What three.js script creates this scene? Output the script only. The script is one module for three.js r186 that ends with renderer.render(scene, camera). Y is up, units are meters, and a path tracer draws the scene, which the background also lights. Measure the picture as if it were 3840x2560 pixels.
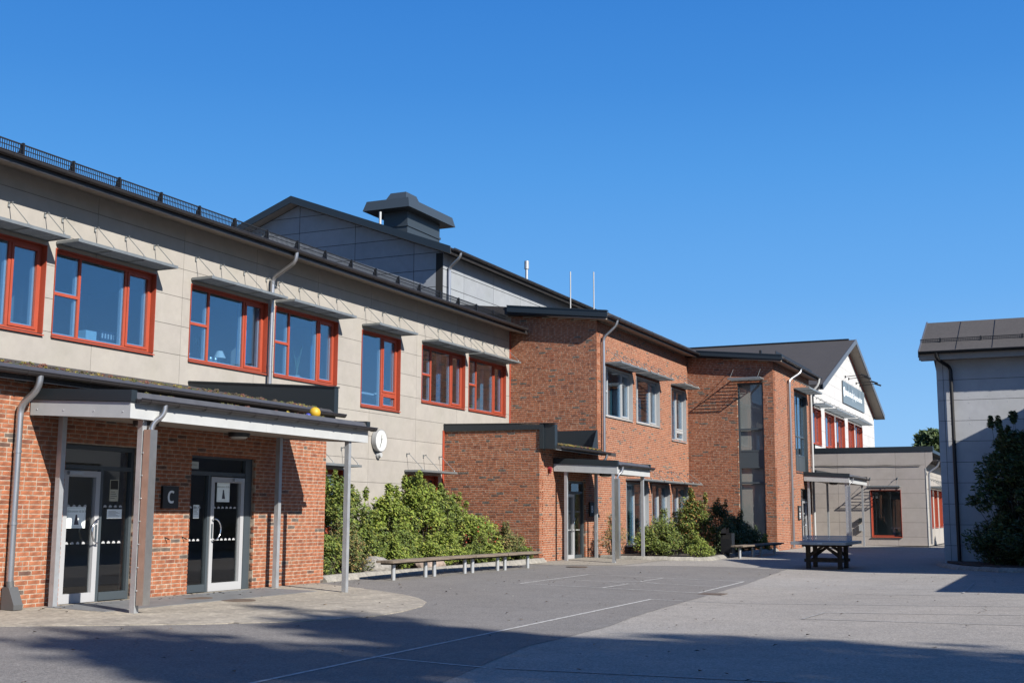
import * as THREE from 'three';
import { mergeGeometries } from 'three/addons/utils/BufferGeometryUtils.js';

// ---------------------------------------------------------------- camera, sky, sun, exposure
const scene = new THREE.Scene();
const camera = new THREE.PerspectiveCamera(31.52, 1024 / 682, 0.1, 3000);
{
  const yaw = 1.1371, pitch = 0.1425, roll = 0.0038;
  const cy = Math.cos(yaw), sy = Math.sin(yaw), cp = Math.cos(pitch), sp = Math.sin(pitch);
  const fwd = new THREE.Vector3(sy * cp, sp, -cy * cp), rt = new THREE.Vector3(cy, 0, sy);
  const up = new THREE.Vector3().crossVectors(rt, fwd);
  const r2 = rt.clone().multiplyScalar(Math.cos(roll)).addScaledVector(up, Math.sin(roll));
  const u2 = up.clone().multiplyScalar(Math.cos(roll)).addScaledVector(rt, -Math.sin(roll));
  camera.position.set(0, 1.4, 14.153);
  camera.quaternion.setFromRotationMatrix(new THREE.Matrix4().makeBasis(r2, u2, fwd.clone().negate()));
  camera.updateMatrixWorld();
}
scene.add(camera);
const SUN = new THREE.Vector3(-0.37, 0.69, 1).normalize();
{
  // clear blue sky: deep overhead, paler towards the horizon, a little brighter round the sun
  const W = 512, H = 256, d = new Float32Array(W * H * 4), S = 0.497;
  const stops = [[-90, .16, .2, .26], [-1, .30, .46, .66], [0, .36, .60, .90], [4, .27, .54, .90], [10, .145, .41, .845], [16, .086, .325, .77], [20, .058, .262, .70], [25, .040, .212, .635], [40, .030, .17, .56], [60, .024, .14, .50], [90, .020, .125, .45]];
  for (let j = 0; j < H; j++) for (let i = 0; i < W; i++) {
    const el = ((j + .5) / H - .5) * 180, az = ((i + .5) / W - .5) * Math.PI * 2;
    let k = 0; while (k < stops.length - 2 && el > stops[k + 1][0]) k++;
    const a = stops[k], b = stops[k + 1], t = Math.min(1, Math.max(0, (el - a[0]) / (b[0] - a[0])));
    const dir = [Math.cos(el * Math.PI / 180) * Math.cos(az), Math.sin(el * Math.PI / 180), Math.cos(el * Math.PI / 180) * Math.sin(az)];
    const c = dir[0] * SUN.x + dir[1] * SUN.y + dir[2] * SUN.z;
    const glow = .18 * Math.pow(Math.max(0, .5 + .5 * c), 8), o = (j * W + i) * 4;
    for (let q = 0; q < 3; q++) d[o + q] = S * (a[1 + q] + (b[1 + q] - a[1 + q]) * t + glow * [1, 1, .95][q] * (el > 0 ? 1 : .3));
    d[o + 3] = 1;
  }
  const t = new THREE.DataTexture(d, W, H, THREE.RGBAFormat, THREE.FloatType);
  t.mapping = THREE.EquirectangularReflectionMapping; t.magFilter = t.minFilter = THREE.LinearFilter; t.needsUpdate = true;
  scene.background = t; scene.environment = t;
}
const sun = new THREE.DirectionalLight(new THREE.Color(1, .945, .86), 5);
sun.position.copy(SUN).multiplyScalar(120).add(new THREE.Vector3(30, 0, 5)); sun.target.position.set(30, 0, 5);
sun.castShadow = true; sun.shadow.mapSize.set(4096, 4096);
Object.assign(sun.shadow.camera, { left: -70, right: 70, top: 60, bottom: -60, near: 1, far: 300 });
scene.add(sun, sun.target);
const EXPOSURE = 2.08;

// ---------------------------------------------------------------- random numbers, noise, textures
function mulberry(a) { return () => { a |= 0; a = a + 0x6D2B79F5 | 0; let t = Math.imul(a ^ a >>> 15, 1 | a); t = t + Math.imul(t ^ t >>> 7, 61 | t) ^ t; return ((t ^ t >>> 14) >>> 0) / 4294967296; }; }
let R = mulberry(20240917);
const rr = (a, b) => a + (b - a) * R();
const pick = a => a[Math.floor(R() * a.length)];
function lattice(n, seed) { const g = mulberry(seed), t = new Float32Array(n * n); for (let i = 0; i < n * n; i++) t[i] = g(); return (x, y) => { x = (x % 1 + 1) % 1 * n; y = (y % 1 + 1) % 1 * n; const xi = Math.floor(x) % n, yi = Math.floor(y) % n, xj = (xi + 1) % n, yj = (yi + 1) % n; let fx = x - Math.floor(x), fy = y - Math.floor(y); fx = fx * fx * (3 - 2 * fx); fy = fy * fy * (3 - 2 * fy); return (t[yi * n + xi] * (1 - fx) + t[yi * n + xj] * fx) * (1 - fy) + (t[yj * n + xi] * (1 - fx) + t[yj * n + xj] * fx) * fy; }; }
function fbm(n, oct, seed, gain = .5) { const L = []; let s = 0, a = 1; for (let i = 0; i < oct; i++) { L.push([lattice(n << i, seed + i * 77), a]); s += a; a *= gain; } return (x, y) => { let v = 0; for (const [l, w] of L) v += l(x, y) * w; return v / s; }; }
function tex(size, metres, fn, srgb = true) {
  const d = new Uint8Array(size * size * 4);
  for (let j = 0; j < size; j++) for (let i = 0; i < size; i++) { const c = fn((i + .5) / size, (j + .5) / size), o = (j * size + i) * 4; for (let q = 0; q < 3; q++) d[o + q] = Math.max(0, Math.min(255, 255 * (c.length ? c[q] : c))); d[o + 3] = 255; }
  const t = new THREE.DataTexture(d, size, size); t.wrapS = t.wrapT = THREE.RepeatWrapping; t.magFilter = THREE.LinearFilter; t.minFilter = THREE.LinearMipmapLinearFilter; t.generateMipmaps = true;
  if (srgb) { t.colorSpace = THREE.SRGBColorSpace; let m = 0; for (let i = 0; i < d.length; i += 4) m += Math.pow(d[i] / 255, 2.2); t.mean = m / (size * size); } t.repeat.set(1 / metres, 1 / metres); t.needsUpdate = true; return t;
}
const lin = (r, g, b) => new THREE.Color().setRGB(r, g, b);
const ALB = .52;   // the palette below is written for a brighter film; one factor brings it to real reflectances
function std(c, rough = .8, metal = 0, extra = {}) { if (metal < .5) c = c.map(v => v * ALB); if (extra.map && extra.map.mean) c = c.map(v => Math.min(2, v / extra.map.mean)); return new THREE.MeshStandardMaterial({ color: Array.isArray(c) ? lin(...c) : c, roughness: rough, metalness: metal, ...extra }); }

// panel: fibre-cement mottling; brick grain; asphalt; metal
const nA = fbm(4, 6, 11), nB = fbm(8, 6, 23, .65), nC = fbm(16, 5, 37, .7), nD = fbm(3, 4, 51);
const panelTex = tex(512, 2.6, (x, y) => { const v = .93 + .10 * (nA(x, y) - .5) + .07 * (nC(x, y) - .5); return [v, v * (.995 + .01 * nD(x, y)), v * (.985 + .02 * nA(y, x))]; });
const grainTex = tex(512, .6, (x, y) => { const v = .82 + .34 * (nB(x, y) - .5) + .26 * (nC(y, x) - .5); return [v, v, v]; });
const grainBump = tex(512, .6, (x, y) => nB(x, y) * .6 + nC(y, x) * .4, false);
const speck = lattice(512, 5), speck2 = lattice(256, 9), speck3 = lattice(128, 14);
const asphTex = tex(1024, 2.6, (x, y) => { const s = speck(x, y), s2 = speck2(x, y), s3 = speck3(x, y); let v = .74 + .20 * (s2 - .5) + .16 * (s3 - .5) + .10 * (nB(x, y) - .5); if (s > .955) v += .38 * (s - .955) / .045; if (s < .06) v -= .2; return [v * 1.0, v * .985, v * .97]; });
const asphBump = tex(1024, 2.6, (x, y) => speck(x, y) * .45 + speck2(x, y) * .55, false);
const woodTex = tex(512, 1.2, (x, y) => { const v = .75 + .5 * (nB(x * .25, y * 4) - .5) + .2 * (nC(x, y) - .5); return [v, v * .98, v * .95]; });
const metalTex = tex(512, 1.0, (x, y) => { const v = .86 + .16 * (nA(x, y) - .5) + .10 * (nB(y, x) - .5); return [v, v, v]; });

const M = {
  beige: [0, 1, 2].map(i => std([.455 + .012 * i, .425 + .011 * i, .385 + .01 * i], .82, 0, { map: panelTex, bumpMap: grainBump, bumpScale: .0006 })),
  grey: [0, 1, 2].map(i => std([.36 + .012 * i, .39 + .012 * i, .43 + .012 * i], .8, 0, { map: panelTex })),
  greyLight: [0, 1, 2].map(i => std([.60 + .012 * i, .615 + .012 * i, .64 + .012 * i], .8, 0, { map: panelTex })),
  white: [0, 1].map(i => std([.72 + .01 * i, .72 + .01 * i, .72 + .01 * i], .75, 0, { map: panelTex })),
  taupe: [0, 1, 2].map(i => std([.53 + .012 * i, .48 + .011 * i, .445 + .01 * i], .8, 0, { map: panelTex })),
  backing: std([.02, .02, .02], .95),
  redframe: std([.50, .082, .036], .55, 0, { map: panelTex }),
  greyframe: std([.52, .54, .56], .45),
  darkframe: std([.07, .09, .105], .45),
  aluDoor: std([.62, .63, .65], .4, .15),
  gutter: std([.066, .06, .062], .42, .35, { map: metalTex }),
  gutterSilver: std([.38, .38, .39], .3, .85, { map: metalTex }),
  flashing: std([.026, .036, .044], .42, .1),
  black: std([.012, .012, .013], .5, .2),
  blackRail: std([.014, .014, .015], .55, .2),
  galv: std([.36, .375, .39], .42, .55, { map: metalTex }),
  stainless: std([.50, .485, .46], .3, .9, { map: metalTex }),
  steel: std([.72, .72, .72], .15, 1),
  fascia: std([.60, .62, .63], .5, 0, { map: panelTex }),
  soffit: std([.46, .40, .34], .8, 0, { map: panelTex }),
  grate: std([.34, .37, .38], .45, .45, { map: metalTex }),
  roofFelt: std([.048, .044, .046], .95, 0, { map: asphTex }),
  mortar: std([.50, .395, .305], .95, 0, { map: grainTex }),
  concrete: std([.37, .35, .31], .9, 0, { map: grainTex, bumpMap: grainBump, bumpScale: .002 }),
  woodOld: std([.26, .215, .17], .85, 0, { map: woodTex, bumpMap: woodTex, bumpScale: .002 }),
  woodDark: std([.075, .052, .038], .85, 0, { map: woodTex }),
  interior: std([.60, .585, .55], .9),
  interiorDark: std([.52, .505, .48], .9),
  floorIn: std([.16, .14, .12], .6),
  paint: std([.62, .61, .58], .8, 0, { map: grainTex }),
  paintWorn: std([.40, .39, .375], .85, 0, { map: grainTex }),
  soil: std([.055, .04, .028], 1, 0, { map: grainTex, bumpMap: grainBump, bumpScale: .02 }),
  bark: std([.09, .07, .05], .95, 0, { map: grainTex }),
};
const glass = new THREE.MeshPhysicalMaterial({ color: lin(.72, .86, .97), transmission: 1, roughness: 0.0, metalness: 0, ior: 2.333, thickness: 0, side: THREE.DoubleSide });
const doorGlass = new THREE.MeshPhysicalMaterial({ color: lin(.80, .84, .84), transmission: 1, roughness: 0.0, metalness: 0, ior: 1.7, thickness: 0, side: THREE.DoubleSide });

// ---------------------------------------------------------------- geometry helpers (metre uv)
// a frame maps (u along the wall, y up, n out of the wall) to the world
const FZ = z => ({ p: (u, y, n) => [u, y, z + n] });           // wall facing +z (the yard), u = x
const FX = x => ({ p: (u, y, n) => [x - n, y, u] });           // wall facing -x, u = z
const FXP = x => ({ p: (u, y, n) => [x + n, y, -u] });         // wall facing +x, u = -z
const FY = y0 => ({ p: (u, y, n) => [u, y0 + n, -y] });        // lying flat, u = x, y = -z
function tri(P, a, b, c, uva, uvb, uvc, N) { P.pos.push(...a, ...b, ...c); P.uv.push(...uva, ...uvb, ...uvc); const e1 = [b[0] - a[0], b[1] - a[1], b[2] - a[2]], e2 = [c[0] - a[0], c[1] - a[1], c[2] - a[2]]; let n = [e1[1] * e2[2] - e1[2] * e2[1], e1[2] * e2[0] - e1[0] * e2[2], e1[0] * e2[1] - e1[1] * e2[0]]; const l = Math.hypot(...n) || 1; n = n.map(v => v / l); P.nor.push(...n, ...n, ...n); }
function toGeo(P) { const g = new THREE.BufferGeometry(); g.setAttribute('position', new THREE.Float32BufferAttribute(P.pos, 3)); g.setAttribute('normal', new THREE.Float32BufferAttribute(P.nor, 3)); g.setAttribute('uv', new THREE.Float32BufferAttribute(P.uv, 2)); return g; }
function prism(F, pts, n0, n1) {                                // polygon [[u,y]..] extruded from n0 to n1
  const P = { pos: [], nor: [], uv: [] };
  let area = 0; for (let i = 0; i < pts.length; i++) { const a = pts[i], b = pts[(i + 1) % pts.length]; area += a[0] * b[1] - a[1] * b[0]; }
  if (area < 0) pts = pts.slice().reverse();
  const tr = pts.length === 4 ? [[0, 1, 2], [0, 2, 3]] : pts.length === 3 ? [[0, 1, 2]] : THREE.ShapeUtils.triangulateShape(pts.map(p => new THREE.Vector2(p[0], p[1])), []);
  for (const [a, b, c] of tr) {
    const A = pts[a], B = pts[b], C = pts[c];
    tri(P, F.p(A[0], A[1], n1), F.p(B[0], B[1], n1), F.p(C[0], C[1], n1), A, B, C);
    tri(P, F.p(A[0], A[1], n0), F.p(C[0], C[1], n0), F.p(B[0], B[1], n0), A, C, B);
  }
  for (let i = 0; i < pts.length; i++) {
    const A = pts[i], B = pts[(i + 1) % pts.length], L = Math.hypot(B[0] - A[0], B[1] - A[1]), o = A[0] + A[1];
    const a0 = F.p(A[0], A[1], n0), a1 = F.p(A[0], A[1], n1), b0 = F.p(B[0], B[1], n0), b1 = F.p(B[0], B[1], n1);
    tri(P, a0, b0, b1, [o, n0], [o + L, n0], [o + L, n1]); tri(P, a0, b1, a1, [o, n0], [o + L, n1], [o, n1]);
  }
  return toGeo(P);
}
const box = (F, u0, u1, y0, y1, n0, n1) => prism(F, [[u0, y0], [u1, y0], [u1, y1], [u0, y1]], n0, n1);
const W0 = { p: (x, y, z) => [x, y, z] };
const bx = (x0, x1, y0, y1, z0, z1) => box(W0, x0, x1, y0, y1, z0, z1);
// section [[n,y]..] of a wall-following member, drawn out along u
function sect(F, pts, u0, u1) { return prism({ p: (n, y, t) => F.p(-t, y, n) }, pts, -u1, -u0); }
function tube(a, b, r, seg = 8, r2 = r) {
  const A = new THREE.Vector3(...a), B = new THREE.Vector3(...b), h = A.distanceTo(B), g = new THREE.CylinderGeometry(r2, r, h, seg).toNonIndexed();
  g.applyQuaternion(new THREE.Quaternion().setFromUnitVectors(new THREE.Vector3(0, 1, 0), B.clone().sub(A).normalize())); const m = A.add(B).multiplyScalar(.5); g.translate(m.x, m.y, m.z); return g;
}
function pipe(pts, r, seg = 10, bend = .12) {                    // round pipe with bent corners
  const path = new THREE.CurvePath(), V = pts.map(p => new THREE.Vector3(...p)); let cur = V[0];
  for (let i = 1; i < V.length - 1; i++) { const d0 = V[i].clone().sub(V[i - 1]).normalize(), d1 = V[i + 1].clone().sub(V[i]).normalize(), a = V[i].clone().addScaledVector(d0, -bend), b = V[i].clone().addScaledVector(d1, bend); path.add(new THREE.LineCurve3(cur, a)); path.add(new THREE.QuadraticBezierCurve3(a, V[i], b)); cur = b; }
  path.add(new THREE.LineCurve3(cur, V[V.length - 1]));
  return new THREE.TubeGeometry(path, Math.max(8, (V.length - 1) * 14), r, seg, false).toNonIndexed();
}
const gutterProfile = (n, y, r) => { const o = []; for (let i = 0; i <= 8; i++) { const a = Math.PI + Math.PI * i / 8; o.push([n + r * Math.cos(a), y + r * Math.sin(a)]); } o.push([n + r + .012, y + .004], [n + r + .008, y + .016], [n + r - .008, y + .01]); for (let i = 8; i >= 0; i--) { const a = Math.PI + Math.PI * i / 8; o.push([n + (r - .008) * Math.cos(a), y + (r - .008) * Math.sin(a) + .004]); } return o; };
const ni = g => g.index ? g.toNonIndexed() : g;
const clean = g => { for (const k of Object.keys(g.attributes)) if (!['position', 'normal', 'uv', 'color'].includes(k)) g.deleteAttribute(k); return g.index ? g.toNonIndexed() : g; };
function join(gs) { gs = (Array.isArray(gs) ? gs : [gs]).map(clean); return gs.length > 1 ? mergeGeometries(gs) : gs[0]; }
// rectangles of [u0,u1]x[y0,y1] minus openings
function minus(rect, holes) {
  let out = [rect];
  for (const h of holes) { const nx = []; for (const r of out) { const a = Math.max(r[0], h[0]), b = Math.min(r[1], h[1]), c = Math.max(r[2], h[2]), d = Math.min(r[3], h[3]); if (a >= b || c >= d) { nx.push(r); continue; } if (r[2] < c) nx.push([r[0], r[1], r[2], c]); if (d < r[3]) nx.push([r[0], r[1], d, r[3]]); if (r[0] < a) nx.push([r[0], a, c, d]); if (b < r[1]) nx.push([b, r[1], c, d]); } out = nx; }
  return out.filter(r => r[1] - r[0] > .01 && r[3] - r[2] > .01);
}
function clipPoly(pts, a, b, c) { const o = []; for (let i = 0; i < pts.length; i++) { const p = pts[i], q = pts[(i + 1) % pts.length], fp = a * p[0] + b * p[1] - c, fq = a * q[0] + b * q[1] - c; if (fp <= 0) o.push(p); if (fp * fq < 0) { const t = fp / (fp - fq); o.push([p[0] + (q[0] - p[0]) * t, p[1] + (q[1] - p[1]) * t]); } } return o; }

// ---------------------------------------------------------------- object helpers
const taken = {};
const numbered = n => { const k = taken[n] = (taken[n] ?? -1) + 1; return k ? n + '_' + String(k).padStart(3, '0') : n; };
const shade = o => { o.castShadow = o.receiveShadow = true; return o; };
function thing(name, label, category, pos = [0, 0, 0], group) { const g = new THREE.Group(); g.name = numbered(name); g.position.set(...pos); g.userData = { label, category }; if (group) g.userData.group = group; g.o = pos; scene.add(g); return g; }
function part(name, gs, mat, parent) {
  const g = join(gs), m = shade(new THREE.Mesh(g, mat)); m.name = name; const o = parent.o || [0, 0, 0]; g.translate(-o[0], -o[1], -o[2]); m.o = o; parent.add(m); return m;
}
function solo(name, gs, mat, label, category, group, kind) { const g = join(gs); g.computeBoundingBox(); const b = g.boundingBox, c = [(b.min.x + b.max.x) / 2, b.min.y, (b.min.z + b.max.z) / 2]; g.translate(-c[0], -c[1], -c[2]); const m = shade(new THREE.Mesh(g, mat)); m.name = numbered(name); m.position.set(...c); if (kind) m.userData.kind = kind; if (label) m.userData.label = label; if (category) m.userData.category = category; if (group) m.userData.group = group; scene.add(m); return m; }
function setting(name, gs, mat) { const m = shade(new THREE.Mesh(join(gs), mat)); m.name = numbered(name); m.userData.kind = 'structure'; scene.add(m); return m; }

// ground height: falls gently away from the fronts to a gully line, then rises again
function gh(x, z) { const a = Math.min(Math.max(z, 0), 7.4), s = Math.min(Math.max(z - 8.6, 0), 6.5); let v = -.019 * a + .02 * s; if (z > 7.4) { const t = Math.min(1, (z - 7.4) / 1.2); v += -.0095 * t * 1.2 * (1 - t * .5) + 0; } return v + .004 * Math.min(Math.max(x - 28, 0), 28); }
// ---------------------------------------------------------------- ground, asphalt, paving, markings
const macro = fbm(5, 5, 301, .55), macro2 = fbm(24, 4, 411, .6);
function sheet(xs, zs, lift, tint) {                             // heightfield sheet over a grid; zs may depend on x
  const P = { pos: [], nor: [], uv: [] }, col = [];
  const row = x => zs(x);
  for (let i = 0; i < xs.length - 1; i++) {
    const ra = row(xs[i]), rb = row(xs[i + 1]);
    for (let k = 0; k < ra.length - 1; k++) {
      const q = [[xs[i], ra[k]], [xs[i], ra[k + 1]], [xs[i + 1], rb[k + 1]], [xs[i + 1], rb[k]]].map(([x, z]) => [x, gh(x, z) + lift, z]);
      if (Math.abs(ra[k + 1] - ra[k]) + Math.abs(rb[k + 1] - rb[k]) < 1e-5) continue;
      for (const t of [[0, 1, 2], [0, 2, 3]]) { const [a, b, c] = t.map(j => q[j]); tri(P, a, b, c, [a[0], a[2]], [b[0], b[2]], [c[0], c[2]]); for (const p of [a, b, c]) col.push(...tint(p[0], p[2])); }
    }
  }
  const g = toGeo(P); g.setAttribute('color', new THREE.Float32BufferAttribute(col, 3)); return g;
}
const range = (a, b, n) => Array.from({ length: n + 1 }, (_, i) => a + (b - a) * i / n);
// stains and dusty patches seen on the old asphalt
const patchTint = (x, z) => { const m = macro(x / 34 + .13, z / 34), m2 = macro2(x / 60, z / 30); const v = .83 + .30 * m + .16 * (m2 - .5); const w = .06 * (macro(z / 20, x / 20) - .5); return [v * (1 + w), v, v * (1 - w * 1.3)]; };
M.asphaltLight = std([.40, .385, .36], .95, 0, { map: asphTex, bumpMap: asphBump, bumpScale: .006, vertexColors: true });
M.asphaltDark = std([.235, .228, .222], .95, 0, { map: asphTex, bumpMap: asphBump, bumpScale: .007, vertexColors: true });
{
  const xs = [-900, -400, -150, -70, -40, ...range(-20, 66, 172), 75, 90, 120, 200, 400, 900], zs = [-600, -250, -100, -50, -30, ...range(-14, 20, 85), 24, 30, 40, 60, 90, 150, 300, 700];
  setting('ground', sheet(xs, () => zs, 0, patchTint), M.asphaltLight);
  // newer, darker asphalt in front of the entrances
  const seam = x => { const s = [[-40, 9.6], [9, 8.9], [10.2, 8.72], [13.3, 8.15], [16.1, 8.11], [18.8, 7.81], [22.25, 7.59], [27.7, 7.24], [34.9, 6.6]]; let i = 0; while (i < s.length - 2 && x > s[i + 1][0]) i++; const t = Math.min(1, (x - s[i][0]) / (s[i + 1][0] - s[i][0])); return s[i][1] + (s[i + 1][1] - s[i][1]) * t + .05 * Math.sin(x * 3.1) * (macro2(x / 9, .3) - .3); };
  const inner = x => { const s = [[-40, -4.5], [31.9, -4.5], [32, .3], [32.3, 1.3], [32.6, 1.9], [33, 2.4], [33.9, 3], [34.6, 3.9], [35, 5.2], [35.2, 6.55]]; let i = 0; while (i < s.length - 2 && x > s[i + 1][0]) i++; const t = Math.max(0, Math.min(1, (x - s[i][0]) / (s[i + 1][0] - s[i][0]))); return s[i][1] + (s[i + 1][1] - s[i][1]) * t; };
  setting('asphalt_repair', sheet([...range(-40, 2, 40), ...range(2.3, 34.9, 160)], x => range(inner(x), Math.max(inner(x), seam(x)), 30), .004, patchTint), M.asphaltDark);
}
function polyStrip(pts, w, lift) {                               // painted line along ground points
  const P = { pos: [], nor: [], uv: [] };
  for (let i = 0; i < pts.length - 1; i++) {
    const [ax, az] = pts[i], [bx_, bz] = pts[i + 1], L = Math.hypot(bx_ - ax, bz - az), nx = -(bz - az) / L * w / 2, nz = (bx_ - ax) / L * w / 2, n = Math.max(1, Math.ceil(L / .4));
    for (let k = 0; k < n; k++) { const f = t => [ax + (bx_ - ax) * t, az + (bz - az) * t], [x0, z0] = f(k / n), [x1, z1] = f((k + 1) / n), e = lift; const q = [[x0 - nx, z0 - nz], [x0 + nx, z0 + nz], [x1 + nx, z1 + nz], [x1 - nx, z1 - nz]].map(([x, z]) => [x, gh(x, z) + e, z]); tri(P, q[0], q[1], q[2], [q[0][0], q[0][2]], [q[1][0], q[1][2]], [q[2][0], q[2][2]]); tri(P, q[0], q[2], q[3], [q[0][0], q[0][2]], [q[2][0], q[2][2]], [q[3][0], q[3][2]]); }
  }
  const g = toGeo(P), n = g.attributes.normal; for (let i = 0; i < n.count; i++) n.setXYZ(i, 0, 1, 0); return g;
}
const marks = (pts, w, m, label) => { const o = setting('painted_line', pts.map(p => polyStrip(p, w, .009)), m); o.userData.label = label; return o; };
marks([[[24.1, 3.2], [28.5, 3.08], [28.5, 6.98], [24.0, 7.18], [24.1, 3.2]]], .055, M.paint, 'white outline of the small ball court in front of the far entrance');
marks([[[26.1, 3.12], [26.15, 4.5], [26.75, 5.02], [26.25, 5.55], [25.0, 7.1]].slice(0, 3), [[26.75, 5.02], [26.3, 5.6], [26.3, 7.05]], [[24.1, 5.1], [25.7, 5.1], [26.15, 4.5]], [[25.7, 5.1], [26.3, 5.6]], [[26.75, 5.02], [28.5, 5.02]]], .05, M.paint, 'white dividing lines inside the small ball court');
marks([[[2, 7.42], [9.5, 7.21], [21.7, 6.94]]], .055, M.paint, 'long white court line running along the asphalt seam');
marks([[[21.7, 6.94], [21.71, 7.55]], [[11.64, 7.11], [11.4, 8.6]]], .05, M.paint, 'short white court lines crossing the newer asphalt');
marks([[[21.71, 7.6], [21.71, 9.67], [21.86, 16]], [[11.4, 8.7], [11.25, 11.2], [11.1, 16]]], .045, M.paintWorn, 'worn white cross lines on the older asphalt');
marks([[[18.43, 10.38], [19.78, 10.46], [19.99, 16]], [[18.43, 10.38], [18.05, 13.3], [18.0, 16]], [[24.8, 10.1], [24.7, 12.1]], [[26.7, 10.0], [27, 12.0]], [[25.4, 12.06], [29.6, 11.97]]], .045, M.paintWorn, 'faded white box markings on the older asphalt');
// stone slabs in a half oval before the near entrance
{
  const arc = [[21.1, -.05], [20.8, .72], [20.45, 1.5], [20.05, 2.2], [19.6, 2.9], [19.1, 3.5], [18.4, 4.05], [17.62, 4.4], [16.56, 4.64], [15.67, 4.68], [14.86, 4.5], [14.1, 4.12], [13.3, 3.5], [12.3, 2.5], [11.35, 1.4], [10.4, .2], [10.21, -.05]];
  const pave = new THREE.Group(); pave.name = 'slab_paving'; pave.userData = { kind: 'structure' }; scene.add(pave);
  // bedding
  { const P = { pos: [], nor: [], uv: [] }, v = arc.map(([x, z]) => [x, gh(x, z) + .006, z]); const t = THREE.ShapeUtils.triangulateShape(arc.map(p => new THREE.Vector2(p[0], -p[1])), []); for (const [a, b, c] of t) tri(P, v[a], v[c], v[b], [v[a][0], v[a][2]], [v[c][0], v[c][2]], [v[b][0], v[b][2]]); part('bedding', toGeo(P), std([.20, .175, .14], .95, 0, { map: grainTex }), pave); }
  const mats = [0, 1, 2, 3, 4].map(i => std([.43 + .02 * (i - 2), .385 + .018 * (i - 2), .315 + .014 * (i - 2)], .92, 0, { map: grainTex, bumpMap: grainBump, bumpScale: .002 }));
  let row = 0;
  for (let z = -.1; z < 4.8; z += .42, row++) for (let x = 9.8 + (row % 2) * .35; x < 21.6; x += .70) {
    let poly = [[x + .003, -(z + .003)], [x + .697, -(z + .003)], [x + .697, -(z + .417)], [x + .003, -(z + .417)]];
    // clip to the oval (convex hull edges)
    for (let i = 0; i < arc.length && poly.length > 2; i++) { const p = arc[i], q = arc[(i + 1) % arc.length], ex = q[0] - p[0], ey = p[1] - q[1]; poly = clipPoly(poly, -ey, ex, ex * -p[1] - ey * p[0]); }
    if (poly.length < 3) continue;
    let A = 0; for (let i = 0; i < poly.length; i++) { const a = poly[i], b = poly[(i + 1) % poly.length]; A += a[0] * b[1] - a[1] * b[0]; } if (Math.abs(A) < .02) continue;
    const cx = x + .35, cz = z + .2, d = rr(0, .003); const F = { p: (u, y, n) => [u, gh(u, -y) + n + d, -y] };
    part('slab', prism(F, poly, .002, .014), pick(mats), pave);
  }
  // metal grating mat before the doors
  part('scraper_mat', prism({ p: (u, y, n) => [u, gh(u, -y) + n, -y] }, [[13.75, -.12], [19.2, -.12], [19.2, -1.3], [13.75, -1.3]], .016, .022), std([.30, .315, .33], .6, .35, { map: metalTex }), pave);
}
// slabs before the second entrance
setting('entrance_paving', sheet(range(31.95, 40.8, 18), x => range(-.45, x < 33 ? .5 + (x - 31.95) * 1.5 : x < 37 ? 2.2 : 2.2 + (x - 37) * .2, 6), .008, () => [1, 1, 1]), std([.36, .325, .27], .92, 0, { map: grainTex, vertexColors: true }));
// drain and manhole covers
for (const [x, z, r, l] of [[16.6, 1.5, .28, 'rusty round cover let into the slabs before the near door'], [16.5, .72, .26, 'rusty round cover beside the door mat'], [31.4, 1.6, .3, 'rusty manhole cover in the dark asphalt before the second entrance'], [23.9, 7.5, .24, 'square drain grate on the asphalt seam']])
  solo('manhole_cover', l.startsWith('square') ? bx(x - r, x + r, gh(x, z) + .002, gh(x, z) + .012, z - r, z + r) : new THREE.CylinderGeometry(r, r, .012, 28).translate(x, gh(x, z) + .018, z), std([.16, .115, .085], .85, .1, { map: grainTex }), l, 'manhole cover');
// fallen leaves and grit
{
  const g = new THREE.BufferGeometry(); g.setAttribute('position', new THREE.Float32BufferAttribute([-.5, 0, 0, 0, .12, -.32, .5, .05, 0, -.5, 0, 0, .5, .05, 0, 0, .1, .32], 3)); g.setAttribute('normal', new THREE.Float32BufferAttribute([0, 1, 0, 0, 1, 0, 0, 1, 0, 0, 1, 0, 0, 1, 0, 0, 1, 0], 3));
  const n = 420, im = new THREE.InstancedMesh(g, new THREE.MeshStandardMaterial({ roughness: .9, side: THREE.DoubleSide }), n), D = new THREE.Object3D(), c = new THREE.Color();
  for (let i = 0; i < n; i++) { let x = rr(7, 36), z = rr(.6, 13); if (R() < .35) { x = rr(13, 31); z = rr(.05, .5); } const s = rr(.03, .085); D.position.set(x, gh(x, z) + .02, z); D.rotation.set(rr(-.2, .2), rr(0, 6.3), rr(-.2, .2)); D.scale.set(s, s, s); D.updateMatrix(); im.setMatrixAt(i, D.matrix); const t = R(); c.setRGB(...(t < .45 ? [.16, .085, .04] : t < .7 ? [.05, .035, .02] : t < .85 ? [.30, .17, .05] : [.55, .53, .5])); im.setColorAt(i, c); }
  im.name = 'fallen_leaves'; im.userData = { kind: 'stuff', label: 'dry fallen leaves scattered over the yard', category: 'leaves' }; shade(im); scene.add(im);
}
// ---------------------------------------------------------------- builders: bricks, cladding, windows, sun shades, gutters
const CAM = [0, 1.4, 14.153];
const BL = .228, BH = .0568, COURSE = .0694;
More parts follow.
